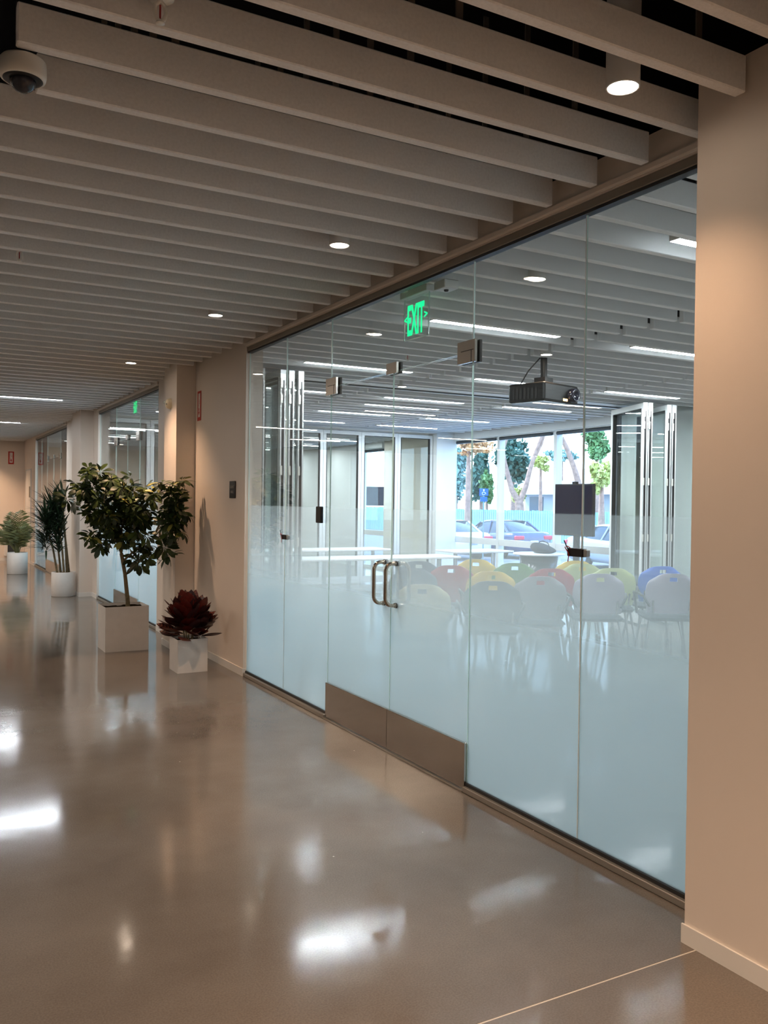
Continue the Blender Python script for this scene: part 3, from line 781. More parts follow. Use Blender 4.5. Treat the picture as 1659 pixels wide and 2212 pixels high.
for (bx, by, br, Y, n) in blobs:
    br *= 1.1
    if bx > 340: n *= .55; br *= 1.15
    for i in range(int(n * 1.3 + .5)):
        a = random.uniform(0, 2 * pi); r = br * math.sqrt(random.random())
        q = wp(bx + r * math.cos(a), by + r * math.sin(a) * .95, Y + random.uniform(-.14, .14))
        X = q.x + TX; Yw = q.y + TY
        if X > 2.20 and Yw > 8.34: q.y = 8.31 - TY - random.uniform(0, .06)
        if q.x + TX > 2.40: q.x = 2.38 - TX
        me = random.choice(ROSG if (random.random() < .22 or (bx > 330 and by < 1115 and random.random() < .5)) else ROS)
        inst('leaf', me, tree, q, (random.uniform(-.9, .9), random.uniform(-.9, .9), random.uniform(0, 6.28)), random.uniform(.85, 1.12))

# --- croton
CX, CY = 2.213, 7.51
cr = empty('croton_plant', (CX, CY, 0), 'dark red croton with broad veined leaves in a small white cube planter', 'plant')
box_planter(2.08, 2.346, 7.38, 7.645, .29, cr)
CL = [leaf_mesh(random.uniform(.19, .22), random.uniform(.105, .125), mm, .10, random.uniform(-.15, .22), 7, 'croton_vein', .8, 1.05).mesh('leaf') for mm in ('croton_dark', 'croton_dark', 'croton_red', 'croton_dark', 'croton_red', 'croton_dark')]
ST = MB()
for i in range(5):
    a = i * 1.3; ST.tube([(.03 * math.cos(a), .03 * math.sin(a), .25), (.05 * math.cos(a), .05 * math.sin(a), .36), (.07 * math.cos(a), .07 * math.sin(a), .46)], .007, 'bark', 7)
ST.build('stem', cr)
for i in range(140):
    t = i / 140; a = i * 2.399963; el = math.radians(4 + 79 * t ** 1.1) + random.uniform(-.12, .12)
    r0 = .11 * math.cos(el) * random.uniform(.6, 1.1)
    z0 = .285 + .205 * math.sin(el) + random.uniform(-.01, .03)
    o = inst('leaf', random.choice(CL), cr, (r0 * math.cos(a), r0 * math.sin(a), z0), (0, 0, 0), random.uniform(.82, 1.05))
    M_ = Matrix.Rotation(a, 4, 'Z') @ Matrix.Rotation(-el, 4, 'Y') @ Matrix.Rotation(random.uniform(-.5, .5), 4, 'X')
    # keep leaves off the wall on the right
    tipx = CX + r0 * math.cos(a) + .21 * math.cos(a) * math.cos(el)
    if tipx > 2.50: M_ = Matrix.Rotation(a, 4, 'Z') @ Matrix.Rotation(-max(el, .75), 4, 'Y') @ Matrix.Rotation(random.uniform(-.4, .4), 4, 'X')
    o.rotation_euler = M_.to_euler()

# --- dracaena
dr = empty('dracaena', (2.165, 13.99, 0), 'tall dark strap-leaved dracaena in a round white pot', 'plant')
round_planter(.175, .37, dr)
STR = [leaf_mesh(.44, .030, 'strap_green', .25, dd, 5, None, .5) for dd in (.05, .18, .38)]
canes = [(-.09, -.02, -.26, -.05, 1.10), (-.03, .05, -.16, .05, 1.32), (.0, -.06, -.08, -.1, 1.05), (.05, .0, -.02, .0, 1.45), (.09, .04, -.03, .1, 1.28)]
canb = MB()
for ci, (bx, by, tx_, ty_, tz) in enumerate(canes):
    canb.tube([(bx, by, .34), ((bx * .6 + tx_ * .4), (by + ty_) / 2, (.34 + tz) / 2), (tx_, ty_, tz)], [.017, .014, .011], 'bark', 8)
    hd = MB()
    for i in range(170):
        a = random.uniform(0, 2 * pi); zz = tz + random.uniform(-.40, .08); el = math.radians(random.uniform(0, 80)) * (1 if zz > tz - .15 else .6)
        lf = random.choice(STR); sc = random.uniform(.6, 1.0)
        if tx_ + 2.165 + .44 * sc * math.cos(a) * math.cos(el) > 2.19: continue
        T = Matrix.Translation((tx_, ty_, zz)) @ Matrix.Rotation(a, 4, 'Z') @ Matrix.Rotation(-el, 4, 'Y') @ Matrix.Scale(sc, 4)
        hd.add([T @ Vector(v) for v in lf.v], lf.f, 'strap_green', True)
    tag(hd.build('leaf_crown', dr), kind='stuff')
canb.build('cane', dr)

# --- palm
pm = empty('potted_palm', (1.985, 18.40, 0), 'feathery green palm in a round white pot near the end wall', 'plant')
round_planter(.19, .42, pm)
def frond(L):
    b = MB(); n = 20; pts = []
    for i in range(n + 1): t = i / n; pts.append(Vector((L * t * .8, 0, L * (t * .75 - .45 * t * t))))
    b.tube(pts, [.007 * (1 - .8 * i / n) for i in range(n + 1)], 'palm_green', 5)
    for i in range(5, n + 1):
        t = i / n; l = L * .30 * math.sin(pi * min(1, .2 + t * .75)) 
        for sg in (-1, 1):
            p0 = pts[i]; d = Vector((.62, sg * .7, .15 - .3 * random.random())).normalized(); w = .008
            b.add([p0 - Vector((w, 0, 0)), p0 + Vector((w, 0, 0)), p0 + d * l * .6 + Vector((w * .8, 0, 0)), p0 + d * l - Vector((0, 0, .04))], [(0, 1, 2, 3)], 'palm_green')
    return b.mesh('frond')
FR = [frond(l) for l in (.88, 1.0, .75)]
for i in range(30):
    a = i * 2.4; o = inst('frond', random.choice(FR), pm, (.03 * math.cos(a), .03 * math.sin(a), .40), (0, 0, 0), random.uniform(.8, 1.05))
    lean = -random.uniform(.25, 1.0)
    if math.cos(a) > .3: lean = -random.uniform(.6, .9); o.scale = (.62,) * 3
    o.rotation_euler = (Matrix.Rotation(a, 4, 'Z') @ Matrix.Rotation(lean, 4, 'Y')).to_euler()

# ================================================================== FOLDING PARTITIONS
def panel_parts(par, w, h, full=True):
    """frame > pane; panel lies along local +X, thickness about y=0"""
    f = MB(); t = .028; s = .065
    f.box(0, s, -t, t, .02, h, 'alu'); f.box(w - s, w, -t, t, .02, h, 'alu'); f.box(s, w - s, -t, t, h - s, h, 'alu'); f.box(s, w - s, -t, t, .02, .14, 'alu')
    for x in (s, w - s - .006):
        f.box(x - (.008 if x == s else 0), x + .006 + (0 if x == s else .008), -t - .001, t + .001, .14, h - s, 'black_rubber')
    f.box(s, w - s, -t - .001, t + .001, h - s - .008, h - s, 'black_rubber')
    fo = f.build('panel_frame', par)
    g = MB(); g.box(s + .006, w - s - .006, -.004, .004, .14, h - s - .008, 'glass_clear'); g.build('pane', fo)
    e = MB(); 
    for x in (-.0015, w + .0005): e.box(x, x + .001, -.013, .013, .1, h - .1, 'black_rubber')
    e.build('seal', fo)
    hg = MB()
    for z in (.25, 1.05, 1.75, 2.45, 2.6):
        hg.box(w + .0016, w + .012, -.03, -.008, z, z + .09, 'white_plastic')
    hg.build('hinge', fo)
    return fo
def stack(segs, label, name='folding_partition'):
    base = segs[0][0]
    P_ = empty(name, (base[0], base[1], 0), label, 'partition')
    for (a, b) in segs:
        d = Vector(b) - Vector(a); w = d.length; ang = math.atan2(d.y, d.x)
        fo = panel_parts(P_, w, 2.775)
        fo.location = (a[0] - base[0], a[1] - base[1], 0); fo.rotation_euler = (0, 0, ang)
    return P_
# closed partition at the far side of the near room
segs = []
x = 8.845
while x - .765 > 2.7: segs.append(((x - .003, YP), (x - .762, YP))); x -= .765
stack(segs, 'closed row of framed glass panels across the back of the near room')
# open stacks
stack([((8.40, 8.80), (8.06, 7.88)), ((8.48, 8.80), (8.135, 7.87)), ((8.84, 8.80), (8.47, 7.88)), ((8.92, 8.80), (8.55, 7.87))], 'folded glass panels stacked beside the windows')
stack([((2.80, 8.80), (2.80, 7.9)), ((2.93, 8.80), (2.90, 7.9)), ((3.10, 8.80), (3.02, 7.9)), ((3.20, 8.80), (3.24, 7.9)), ((3.36, 8.80), (3.33, 7.9)), ((3.49, 8.80), (3.43, 7.9))], 'tight stack of folded glass panels beside the corridor wall')

# ================================================================== ROOM FURNITURE
def table(x0, x1, y0, y1, label, h=.74):
    t = empty('folding_table', ((x0 + x1) / 2, (y0 + y1) / 2, 0), label, 'table', 'white tables in the meeting room')
    a, b = (x1 - x0) / 2, (y1 - y0) / 2
    MB().bbox(-a, a, -b, b, h - .028, h, 'table_white', .006).build('tabletop', t)
    for sx in (-1, 1):
        x = sx * (a - .18)
        MB().tube([(x, -.03, .03), (x, -.03, h - .029)], .018, 'chrome', 8).build('leg', t); MB().tube([(x, .03, .03), (x, .03, h - .029)], .018, 'chrome', 8).build('leg', t)
        MB().bbox(x - .02, x + .02, -b + .05, b - .05, .002, .0295, 'chrome', .004).build('foot', t)
    return t
table(5.15, 6.97, 10.28, 10.90, 'long white table at the front right of the hollow square')
table(3.32, 5.14, 10.28, 10.90, 'long white table at the front left of the hollow square')
table(5.15, 6.97, 12.30, 12.92, 'long white table at the back right of the hollow square')
table(3.32, 5.14, 12.30, 12.92, 'long white table at the back left of the hollow square')
table(7.55, 8.65, 11.25, 11.90, 'separate white table close to the windows')

def make_chair(shell):
    c = empty('task_chair', (0, 0, 0), 'x', 'chair')
    # backrest: curved rounded plate with handle hole
    def back():
        b = MB(); N, Mh = 12, 10; W0 = .235; z0, z1 = .50, .875; vs = []; idx = {}
        for j in range(Mh + 1):
            t = j / Mh
            for i in range(N + 1):
                u = -1 + 2 * i / N
                wz = W0 * (.80 + .20 * math.sin(pi * min(1, t * .75 + .15)))
                if t > .8: wz *= 1 - ((t - .8) / .2) ** 2.2 * .22
                zz = z0 + (z1 - z0) * t - (.045 * abs(u) ** 3.5 if t > .6 else 0) * ((t - .6) / .4 if t > .6 else 0)
                yy = -.215 - .055 * t + .06 * u * u
                vs.append((u * wz, yy, zz)); idx[(i, j)] = len(vs) - 1
        fs = []
        for j in range(Mh):
            for i in range(N):
                if j == Mh - 2 and i in (5, 6): continue
                fs.append((idx[i, j], idx[i + 1, j], idx[i + 1, j + 1], idx[i, j + 1]))
        vs2 = [(x, y + .012, z) for x, y, z in vs]; n = len(vs)
        b.add(vs, fs, shell, True)
        b.add(vs2, [tuple(reversed(f)) for f in fs], shell, True)
        # rim
        from collections import Counter
        ec = Counter(); od = {}
        for f in fs:
            for k in range(4): a_, b_ = f[k], f[(k + 1) % 4]; ec[frozenset((a_, b_))] += 1; od[frozenset((a_, b_))] = (a_, b_)
        rf = [(od[e][1], od[e][0], od[e][0] + n, od[e][1] + n) for e, q in ec.items() if q == 1]
        b.add(vs + vs2, rf, shell, True)
        return b
    back().build('backrest', c)
    bm = bmesh.new(); bmesh.ops.create_cube(bm, size=1)
    for v in bm.verts: v.co = Vector((v.co.x * .46, v.co.y * .44 + .02, v.co.z * .05 + .455))
    bmesh.ops.bevel(bm, geom=bm.edges[:], offset=.02, segments=3, affect='EDGES')
    MB().frombm(bm, 'seat_grey', sm=True).build('seat', c)
    for sx in (-1, 1):
        x = sx * .255
        MB().tube([(sx * .20, -.205, .56), (x, -.17, .66), (x + sx * .02, -.05, .672), (x + sx * .02, .12, .665), (x, .17, .62), (sx * .235, .15, .46)], .012, 'cable_black', 8).build('armrest', c)
        for yy in (-.20, .21):
            l = MB().tube([(sx * .19, yy * .75, .43), (sx * .25, yy, .065)], .0125, 'chrome', 8).build('leg', c)
            MB().tube([(sx * .25 - .012, yy, .026), (sx * .25 + .012, yy, .026)], .025, 'cable_black', 12).build('caster', l)
    MB().tube([(-.2, -.15, .43), (.2, -.15, .43)], .011, 'chrome', 8).tube([(-.17, -.205, .62), (-.16, -.17, .47), (-.1, -.1, .425)], .011, 'chrome', 8).tube([(.17, -.205, .62), (.16, -.17, .47), (.1, -.1, .425)], .011, 'chrome', 8).build('frame', c)
    return c
protos = {}
def chair(px, py, col, label, rz=-.55, dz=.875):
    # place by the top of the backrest
    if px is None: q = Vector((py[0], py[1], dz))
    else: d = ray(px, py); t = (dz - 1.5) / d.z; q = EYE + d * t
    if col not in protos: c = protos[col] = make_chair('shell_' + col)
    else: c = copy_tree(protos[col])
    off = Matrix.Rotation(rz, 3, 'Z') @ Vector((0, -.25, 0))
    c.location = (q.x - off.x, q.y - off.y, 0); c.rotation_euler = (0, 0, rz)
    c['label'] = label; c['category'] = 'chair'; c['group'] = 'coloured chairs in rows'
    return c
CH = [(1028, 1208, 'yellow', 'yellow-backed chair in the back row, left of centre'), (975, 1221, 'red', 'red-backed chair left of the two yellow ones'), (905, 1212, 'slate', 'dark blue-grey chair at the left end of the back row'),
      (1062, 1234, 'yellow', 'yellow-backed chair in front of the other left yellow chair'), (1112, 1216, 'green', 'green-backed chair in the back row'), (1168, 1245, 'grey', 'grey-backed chair in front of the green one'),
      (None, (6.30, 7.02), 'lime', 'pale green chair partly hidden behind the right red chair'), (1192, 1228, 'red', 'red-backed chair right of the green one'), (1245, 1211, 'yellow', 'yellow-backed chair below the hanging screen, alone of its colour on the right'),
      (1325, 1227, 'lime', 'pale lime chair in front of the folded panels'), (1297, 1239, 'lilac', 'pale lilac chair left of the lime one'), (1432, 1223, 'blue', 'bright blue chair at the far right'), (1455, 1239, 'lilac', 'pale lilac chair in front of the blue chair'),
      (912, 1262, 'cream', 'cream chair at the front left behind the door pulls'), (1065, 1255, 'charcoal', 'dark charcoal chair at the front, by the glass joint'), (None, (4.22, 7.02), 'slate', 'dark blue-grey chair in front of the left red chair')]
for i, (px, py, c_, l_) in enumerate(CH): chair(px, py, c_, l_, -.55 + random.uniform(-.12, .12))

# projector
pq = Vector((5.07, 6.2, 2.40))
pr = empty('projector', pq, 'black ceiling projector hanging inside the near glass front', 'projector', None, math.radians(-76))
# local +X = front (lens) direction
b = MB(); b.bbox(-.20, .20, -.255, .255, .004, .17, 'projector', .018, seg=2); b.build('body', pr)
MB().bbox(-.18, .18, -.235, .235, -.006, .0035, 'projector_base', .003).build('underside', pr)
Ry = Matrix.Rotation(pi / 2, 3, 'Y')
MB().lathe([(.0, .03), (.035, .03), (.040, .055), (.058, .060), (.062, .02), (.062, 0)], (.198, .145, .078), 'lens', 28, T=Ry).build('lens', pr)
MB().bbox(.2005, .204, .02, .085, .02, .042, 'ptoe', .001).build('indicator', pr)
v = MB()
for i in range(7): v.box(-.15 + i * .042, -.128 + i * .042, -.2585, -.2552, .03, .125, 'black_rubber')
v.build('vent', pr)
MB().box(-.10, .10, -.10, .10, .151, .175, 'black_plastic').box(-.06, .06, -.06, .06, .176, .24, 'black_plastic').tube([(0, 0, .24), (0, 0, .60)], .03, 'black_plastic', 14).build('mount', pr)
MB().tube([(-.02, -.03, .42), (-.08, -.12, .30), (-.15, -.16, .16)], .006, 'cable_black', 6).build('cable', pr)

# screen on rolling stand
tv = empty('display_screen', (8.62, 9.79, 0), 'dark upright display on a rolling stand in front of the windows', 'television', None, math.radians(8))
MB().bbox(-.03, .03, -.36, .36, 1.04, 1.80, 'black_plastic', .006).build('bezel', tv)
MB().box(-.0318, -.0305, -.342, .342, 1.06, 1.78, 'screen').build('screen', tv)
MB().bbox(.031, .075, -.05, .05, .08, 1.5, 'cable_black', .004).build('column', tv)
MB().bbox(-.22, .28, -.30, -.24, .05, .09, 'cable_black', .004).bbox(-.22, .28, .24, .30, .05, .09, 'cable_black', .004).box(.03, .08, -.24, .24, .05, .09, 'cable_black').build('base', tv)
for sx in (-.2, .26):
    for sy in (-.27, .27): MB().tube([(sx, sy - .012, .025), (sx, sy + .012, .025)], .025, 'cable_black', 12).build('caster', tv)
MB().bbox(-.02, .03, -.04, .04, 1.801, 1.835, 'black_plastic', .004).build('webcam', tv)
# pedestal cabinet with bag
cb = empty('pedestal_table', (8.75, 10.75, 0), 'drum-shaped dark pedestal with a white top by the windows', 'table')
MB().lathe([(0, 0), (.30, 0), (.30, .70), (0, .70)], (0, 0, 0.001), 'screen_grey', 28).build('drum', cb)
MB().lathe([(0, .702), (.40, .702), (.41, .715), (.40, .73), (0, .73)], (0, 0, 0), 'table_white', 32).build('tabletop', cb)
bag = empty('shoulder_bag', (8.80, 10.72, .7315), 'dark slouching bag lying on the pedestal', 'bag')
bm = bmesh.new(); bmesh.ops.create_icosphere(bm, subdivisions=3, radius=1)
for v_ in bm.verts:
    c_ = v_.co; s_ = 1 + .12 * math.sin(5 * c_.x + 3 * c_.y)
    v_.co = Vector((c_.x * .15 * s_, c_.y * .24 * s_, max(0, (c_.z + .75) * .08 * (1 + .5 * c_.y))))
MB().frombm(bm, 'fabric_dark', sm=True).build('body', bag)
MB().tube([(0, -.18, .06), (.02, -.1, .16), (0, 0, .19), (.02, .1, .17), (0, .18, .09)], .008, 'fabric_dark', 6).build('strap', bag)

# displays and boards on the far room's back wall
def wall_display(px0, px1, py0, py1, Y, m, label, name='wall_display', cat='television'):
    a = atY(px0, py1, Y); b = atY(px1, py0, Y)
    o = empty(name, ((a.x + b.x) / 2, Y, (a.z + b.z) / 2), label, cat)
    w = (b.x - a.x) / 2; h_ = (b.z - a.z) / 2
    MB().bbox(-w, w, -.05, -.001, -h_, h_, 'black_plastic', .004).build('frame', o)
    MB().box(-w + .02, w - .02, -.0525, -.0505, -h_ + .02, h_ - .02, m).build('screen', o)
wall_display(600, 686, 1037, 1092, YB, 'screen_grey', 'wide dark wall display on the far back wall')
wall_display(786, 843, 1052, 1092, YB, 'screen', 'smaller dark wall display on the far back wall')
wb = empty('whiteboard', (atY(730, 1060, YB).x, YB, 1.25), 'white marker board on the far back wall between the displays', 'whiteboard')
MB().bbox(-.75, .65, -.03, -.001, -.55, .62, 'trim_white', .004).build('board', wb); MB().box(-.77, .67, -.035, -.001, .622, .64, 'alu').build('frame', wb)

# ================================================================== OUTSIDE
GZ = -.6
gr = MB(); gr.box(9.6, 130, -60, 160, GZ - .3, GZ, 'asphalt'); struct('ground', gr, label='grey parking lot asphalt outside the windows', cat='ground')
gp = MB(); gp.box(9.51, 11.5, -6, 40, GZ + .001, -.1, 'dirt_light'); struct('path', gp, label='pale walkway along the outside of the windows', cat='path')

def car(px, depth, colr, label, flip=False, taillabel=True):
    d = ray(px, 1120); q = EYE + d / FPX * depth
    c = empty('parked_car', (q.x, q.y, GZ), label, 'car', 'cars parked beyond the windows', 0)
    if flip: c.rotation_euler = (0, 0, pi)
    # local: rear at y=0, front at y=4.6
    prof = [  # y, half width, z bottom, z belt(top of body)
        (0.0, .70, .42, .78), (.06, .84, .30, .98), (.25, .89, .24, 1.04), (.75, .905, .22, 1.03), (1.2, .915, .22, 1.0), (2.2, .92, .20, .96), (3.2, .92, .20, .93), (3.7, .90, .22, .86), (4.3, .84, .26, .74), (4.55, .70, .34, .62)]
    b = MB(); vs = []; fs = []; R = 10
    for (y, hw, zb, zt) in prof:
        ring = [(-hw * .86, zb), (-hw, zb + .16), (-hw, zt - .18), (-hw * .93, zt - .03), (-hw * .6, zt), (hw * .6, zt), (hw * .93, zt - .03), (hw, zt - .18), (hw, zb + .16), (hw * .86, zb)]
        vs += [(x, y, z) for x, z in ring]
    for i in range(len(prof) - 1):
        for k in range(R): a = i * R + k; e_ = i * R + (k + 1) % R; fs.append((a, e_, e_ + R, a + R))
    fs.append(tuple(range(R - 1, -1, -1))); fs.append(tuple((len(prof) - 1) * R + k for k in range(R)))
    b.add(vs, fs, colr, True)
    for y in (.95, 3.65):
        for sx in (-1, 1): b.lathe([(.36, 0), (.34, .012), (.0, .012)], (sx * .905, y, .33), 'black_rubber', 20, T=Matrix.Rotation(sx * pi / 2, 3, 'Y'))
    b.build('body', c)
    # greenhouse
    g = MB(); st = [(.55, .66, .99, .05), (1.25, .62, .98, .44), (1.55, .60, .96, .49), (2.25, .60, .94, .50), (2.6, .62, .94, .44), (3.35, .70, .90, .04)]
    vs = []; fs = []
    for (y, hw, z, h_) in st:
        hb = .84 if .6 < y < 3.3 else .72
        vs += [(-hb, y, z - .03), (-hw, y, z + h_ - .04), (-hw + .10, y, z + h_), (hw - .10, y, z + h_), (hw, y, z + h_ - .04), (hb, y, z - .03)]
    for i in range(len(st) - 1):
        for k in range(5): a = i * 6 + k; fs.append((a, a + 1, a + 7, a + 6))
    g.add(vs, fs, 'car_glass', True); g.build('windows', c)
    r = MB(); vs = []; fs = []
    for (y, hw, z, h_) in st[1:5]:
        vs += [(-hw - .015, y, z + h_ - .05), (-hw + .09, y, z + h_ + .012), (hw - .09, y, z + h_ + .012), (hw + .015, y, z + h_ - .05)]
    for i in range(3):
        for k in range(3): a = i * 4 + k; fs.append((a, a + 1, a + 5, a + 4))
    r.add(vs, fs, colr, True)
    for sx in (-1, 1):
        r.tube([(sx * .78, .60, .98), (sx * .63, 1.25, 1.40)], .045, colr, 6); r.tube([(sx * .85, 1.75, .93), (sx * .62, 1.9, 1.42)], .03, colr, 6); r.tube([(sx * .80, 3.25, .90), (sx * .63, 2.6, 1.36)], .035, colr, 6)
    r.build('roof', c)
    for y in (.95, 3.65):
        for sx in (-1, 1):
            w_ = MB().lathe([(.0, .03), (.20, .03), (.21, .02), (.31, .02), (.33, 0), (.33, -.18), (.0, -.18)], (sx * .90, y, .331), 'tyre', 24, T=Matrix.Rotation(sx * pi / 2, 3, 'Y')).build('wheel', c)
            MB().lathe([(.0, .055), (.05, .05), (.20, .036), (.205, .022)], (sx * .90, y, .331), 'car_silver', 12, T=Matrix.Rotation(sx * pi / 2, 3, 'Y')).build('rim', w_)
    for sx in (-1, 1):
        MB().bbox(min(sx * .46, sx * .88), max(sx * .46, sx * .88), -.015, .12, .74, .90, 'tail_red', .03).build('tail_light', c)
        MB().bbox(min(sx * .50, sx * .84), max(sx * .50, sx * .84), 4.36, 4.50, .52, .64, 'headlight', .03).build('headlight', c)
        MB().bbox(min(sx * .90, sx * 1.05), max(sx * .90, sx * 1.05), 3.0, 3.12, .92, 1.04, colr, .03).build('mirror', c)
    MB().box(-.18, .18, -.022, -.005, .58, .72, 'plate_grey' if colr == 'car_white' else 'plate_white').build('number_plate', c)
    MB().box(-.18, .18, 4.56, 4.575, .38, .50, 'plate_white').build('number_plate', c)
    return c
car(1023, 31.5, 'car_white', 'white sedan seen from behind in the left window')
car(1155, 32.8, 'car_navy', 'dark navy sedan seen from behind in the middle window')
d_ = car(1262, 30.2, 'car_silver', 'silver car facing the room, behind the display screen', True)
d_ = car(1398, 31.5, 'car_grey', 'pale grey car at the edge of the right window', True)

# fence of vertical boards
fe = empty('board_fence', (31, 40, GZ), 'long pale teal board fence behind the parked cars', 'fence')
fb = MB()
y = -10
while y < 40:
    fb.box(-.02, .02, y, y + .145, .05, 1.72 + random.uniform(-.02, .02), 'fence_teal'); y += .20
tag(fb.build('picket', fe), kind='stuff')
MB().box(.021, .06, -10, 40, .4, .5, 'fence_teal').box(.021, .06, -10, 40, 1.3, 1.4, 'fence_teal').build('rail', fe)

# low building
bd = empty('low_building', (48, 50, GZ), 'low white flat-roofed building behind the fence', 'building')
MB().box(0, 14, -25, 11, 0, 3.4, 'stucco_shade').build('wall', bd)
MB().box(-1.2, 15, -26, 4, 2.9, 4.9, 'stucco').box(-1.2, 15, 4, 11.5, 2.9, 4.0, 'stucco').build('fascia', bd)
for y in (-22, -18, -14, -10, -6, -2.5, 1.5, 5, 8.5):
    w_ = MB().box(-.06, -.001, y, y + 1.8, .6, 2.7, 'far_window').build('window', bd)
for y in (-20, -12, -4, 3.2): MB().box(-1.0, -.7, y, y + .35, 0, 2.9, 'stucco').build('pillar', bd)

# trees outside
def crown(par, blobs, m, n_each=420, s=.28):
    b = MB(); vs = []; fs = []
    for (x, y, z, rx, ry, rz) in blobs:
        for i in range(n_each):
            u = random.gauss(0, 1), random.gauss(0, 1), random.gauss(0, 1); L = math.sqrt(sum(q * q for q in u)) or 1
            r = abs(random.gauss(0, .62))
            c = Vector((x + u[0] / L * rx * r, y + u[1] / L * ry * r, z + u[2] / L * rz * r))
            a = Vector((random.uniform(-1, 1), random.uniform(-1, 1), random.uniform(-1, 1))).normalized() * s; b2 = a.cross(Vector((random.uniform(-1, 1), random.uniform(-1, 1), random.uniform(-1, 1)))).normalized() * s * .7
            k = len(vs); vs += [c - a, c + b2, c + a, c - b2]; fs.append((k, k + 1, k + 2, k + 3))
    b.add(vs, fs, m); return tag(b.build('foliage', par), kind='stuff')
def wq(px, py, depth): return EYE + ray(px, py) / FPX * depth
def ztree(px, depth, label, cat='tree'):
    q = wq(px, 1090, depth); return empty('outdoor_tree', (q.x, q.y, GZ), label, cat, 'trees beyond the fence'), Vector((q.x, q.y, GZ))
def loc(q, o): v = q - o; return v
def bl(o, px, py, depth, rpx, rpy):
    c = wq(px, py, depth) - o; r = depth / FPX; return (c.x, c.y, c.z, rpx * r, rpx * r, rpy * r)
t1, o1 = ztree(1125, 52, 'bare forked tree trunk making a V in the middle window')
TV = MB()
q = lambda px, py, dp=52: wq(px, py, dp) - o1
TV.tube([Vector((0, 0, 0)), q(1122, 1088), q(1120, 1080)], [.32, .28, .24], 'trunk', 10)
TV.tube([q(1122, 1086), q(1106, 1060), q(1098, 1030), q(1090, 1000), q(1086, 975), q(1080, 940)], [.20, .17, .15, .14, .13, .11], 'trunk', 10)
TV.tube([q(1122, 1086), q(1136, 1050), q(1146, 1010), q(1158, 975), q(1172, 940), q(1178, 920)], [.20, .16, .14, .12, .11, .10], 'trunk', 10)
TV.tube([q(1086, 975), q(1093, 955), q(1100, 930)], [.09, .07, .06], 'trunk', 8); TV.tube([q(1086, 972), q(1078, 950), q(1072, 925)], [.09, .07, .06], 'trunk', 8)
TV.tube([q(1150, 1000), q(1170, 960), q(1178, 935)], [.08, .07, .05], 'trunk', 8)
TV.build('trunk', t1)
crown(t1, [bl(o1, 1080, 900, 52, 40, 14), bl(o1, 1180, 890, 52, 40, 14)], 'fol_green', 700, .13)
t2, o2 = ztree(1255, 56, 'leaning tree trunk in the right window')
q2 = lambda px, py: wq(px, py, 56) - o2
MB().tube([Vector((0, 0, 0)), q2(1254, 1060), q2(1240, 1010), q2(1225, 970), q2(1208, 935), q2(1200, 915)], [.26, .22, .18, .16, .14, .12], 'trunk', 10).build('trunk', t2)
crown(t2, [bl(o2, 1210, 895, 56, 40, 14)], 'fol_green', 700, .13)
def simple(px, py, depth, rx, ry, m, label, n=900, s=.3):
    t_, o_ = ztree(px, depth, label)
    MB().tube([Vector((0, 0, 0)), wq(px, py, depth) - o_], [.22 * min(1, rx / 22), .08], 'trunk', 8).build('trunk', t_)
    bs = [bl(o_, px + random.uniform(-.75, .75) * rx, py + random.uniform(-.75, .75) * ry, depth + random.uniform(-1, 1), rx * random.uniform(.22, .5), ry * random.uniform(.18, .42)) for _ in range(14)]
    crown(t_, bs, m, int(n * .22), s * .62)
simple(1108, 990, 66, 36, 46, 'fol_dark', 'dense dark evergreen behind the forked trunk', 2400, .4)
simple(1040, 1030, 60, 20, 55, 'fol_dark', 'tall dark green conifer in the left window', 1500, .32)
simple(1052, 1055, 56, 12, 40, 'fol_green', 'bright green slender tree beside the dark conifer', 900, .25)
simple(1012, 968, 42, 46, 16, 'fol_orange', 'orange autumn foliage at the top of the left window', 900, .16)
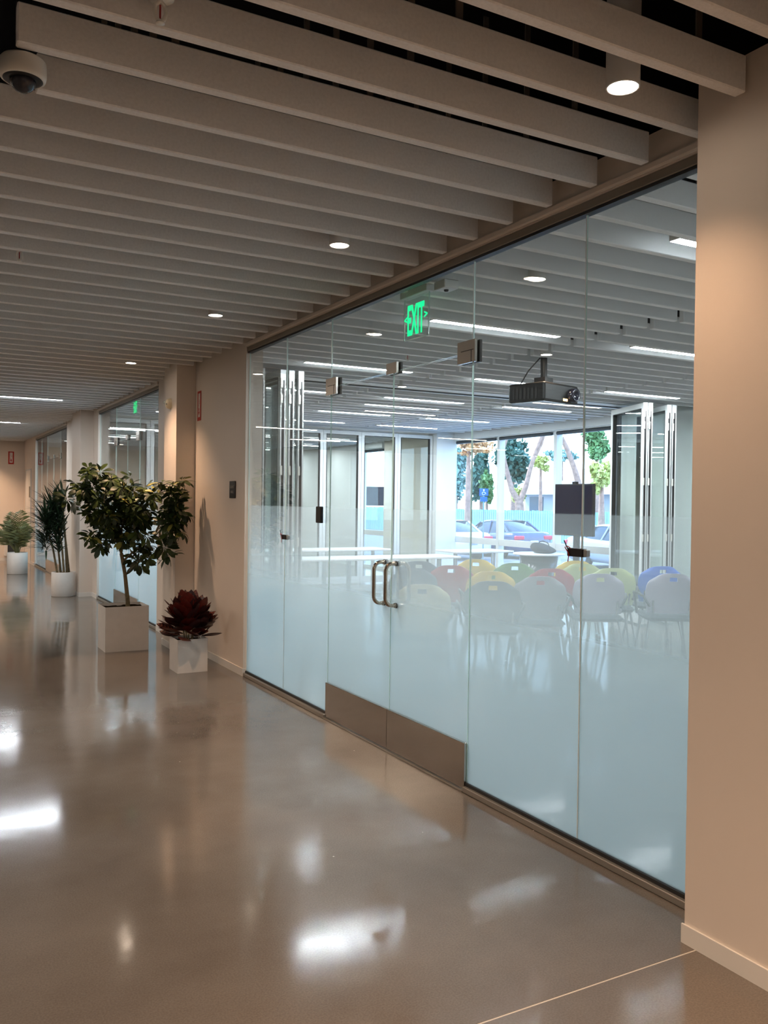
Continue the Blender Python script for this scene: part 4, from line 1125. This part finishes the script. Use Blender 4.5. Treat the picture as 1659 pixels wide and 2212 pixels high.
simple(985, 1030, 84, 26, 60, 'fol_blue', 'hazy blue-green tree at the left jamb of the windows', 1200, .4)
simple(1290, 960, 48, 30, 40, 'fol_green', 'leafy green tree at the right edge of the right window', 1500, .24)
simple(1300, 1035, 42, 22, 34, 'fol_yellow', 'yellow-green shrub tree low in the right window', 1200, .2)
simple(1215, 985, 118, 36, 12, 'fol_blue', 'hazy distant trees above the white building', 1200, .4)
simple(1168, 1002, 58, 16, 16, 'fol_yellow', 'small yellow-leaved tree right of the forked trunk', 500, .2)
simple(1120, 1068, 54, 12, 14, 'fol_yellow', 'yellow bush at the foot of the forked trunk', 400, .2)
# accessible parking sign and light pole
q = wq(1045, 1072, 30); sg = empty('parking_sign', (q.x, q.y, GZ), 'blue accessible parking sign on a thin post in the left window', 'sign', None, math.atan2(q.x, -q.y) * 0 - .6)
MB().tube([(0, 0, 0), (0, 0, q.z - GZ + .25)], .025, 'pole', 8).build('post', sg)
MB().box(-.15, .15, -.04, -.026, q.z - GZ + .02, q.z - GZ + .26, 'sign_blue').box(-.12, .12, -.04, -.026, q.z - GZ - .18, q.z - GZ - .02, 'sign_blue').build('plate', sg)
ic = MB(); zc = q.z - GZ + .13
ic.lathe([(.0, 0), (.028, 0)], (0.0, -.043, zc + .085), 'sign_white', 10, T=Matrix.Rotation(pi / 2, 3, 'X'))
ic.tube([(0, -.044, zc + .06), (0, -.044, zc), (.05, -.044, zc), (.07, -.044, zc - .05)], .011, 'sign_white', 6); ic.tube([(.05 * math.cos(a) - .01, -.044, zc - .03 + .05 * math.sin(a)) for a in [pi * .6 + i * .45 for i in range(10)]], .009, 'sign_white', 6)
ic.build('symbol', sg)
q = wq(1204, 1050, 46); lp = empty('lamp_post', (q.x, q.y, GZ), 'thin dark lamp post in the right window', 'lamp post')
MB().tube([(0, 0, 0), (0, 0, 4.6)], [.06, .04], 'pole', 8).build('pole', lp); MB().box(-.1, .5, -.1, .1, 4.601, 4.7, 'pole').build('lamp_head', lp)
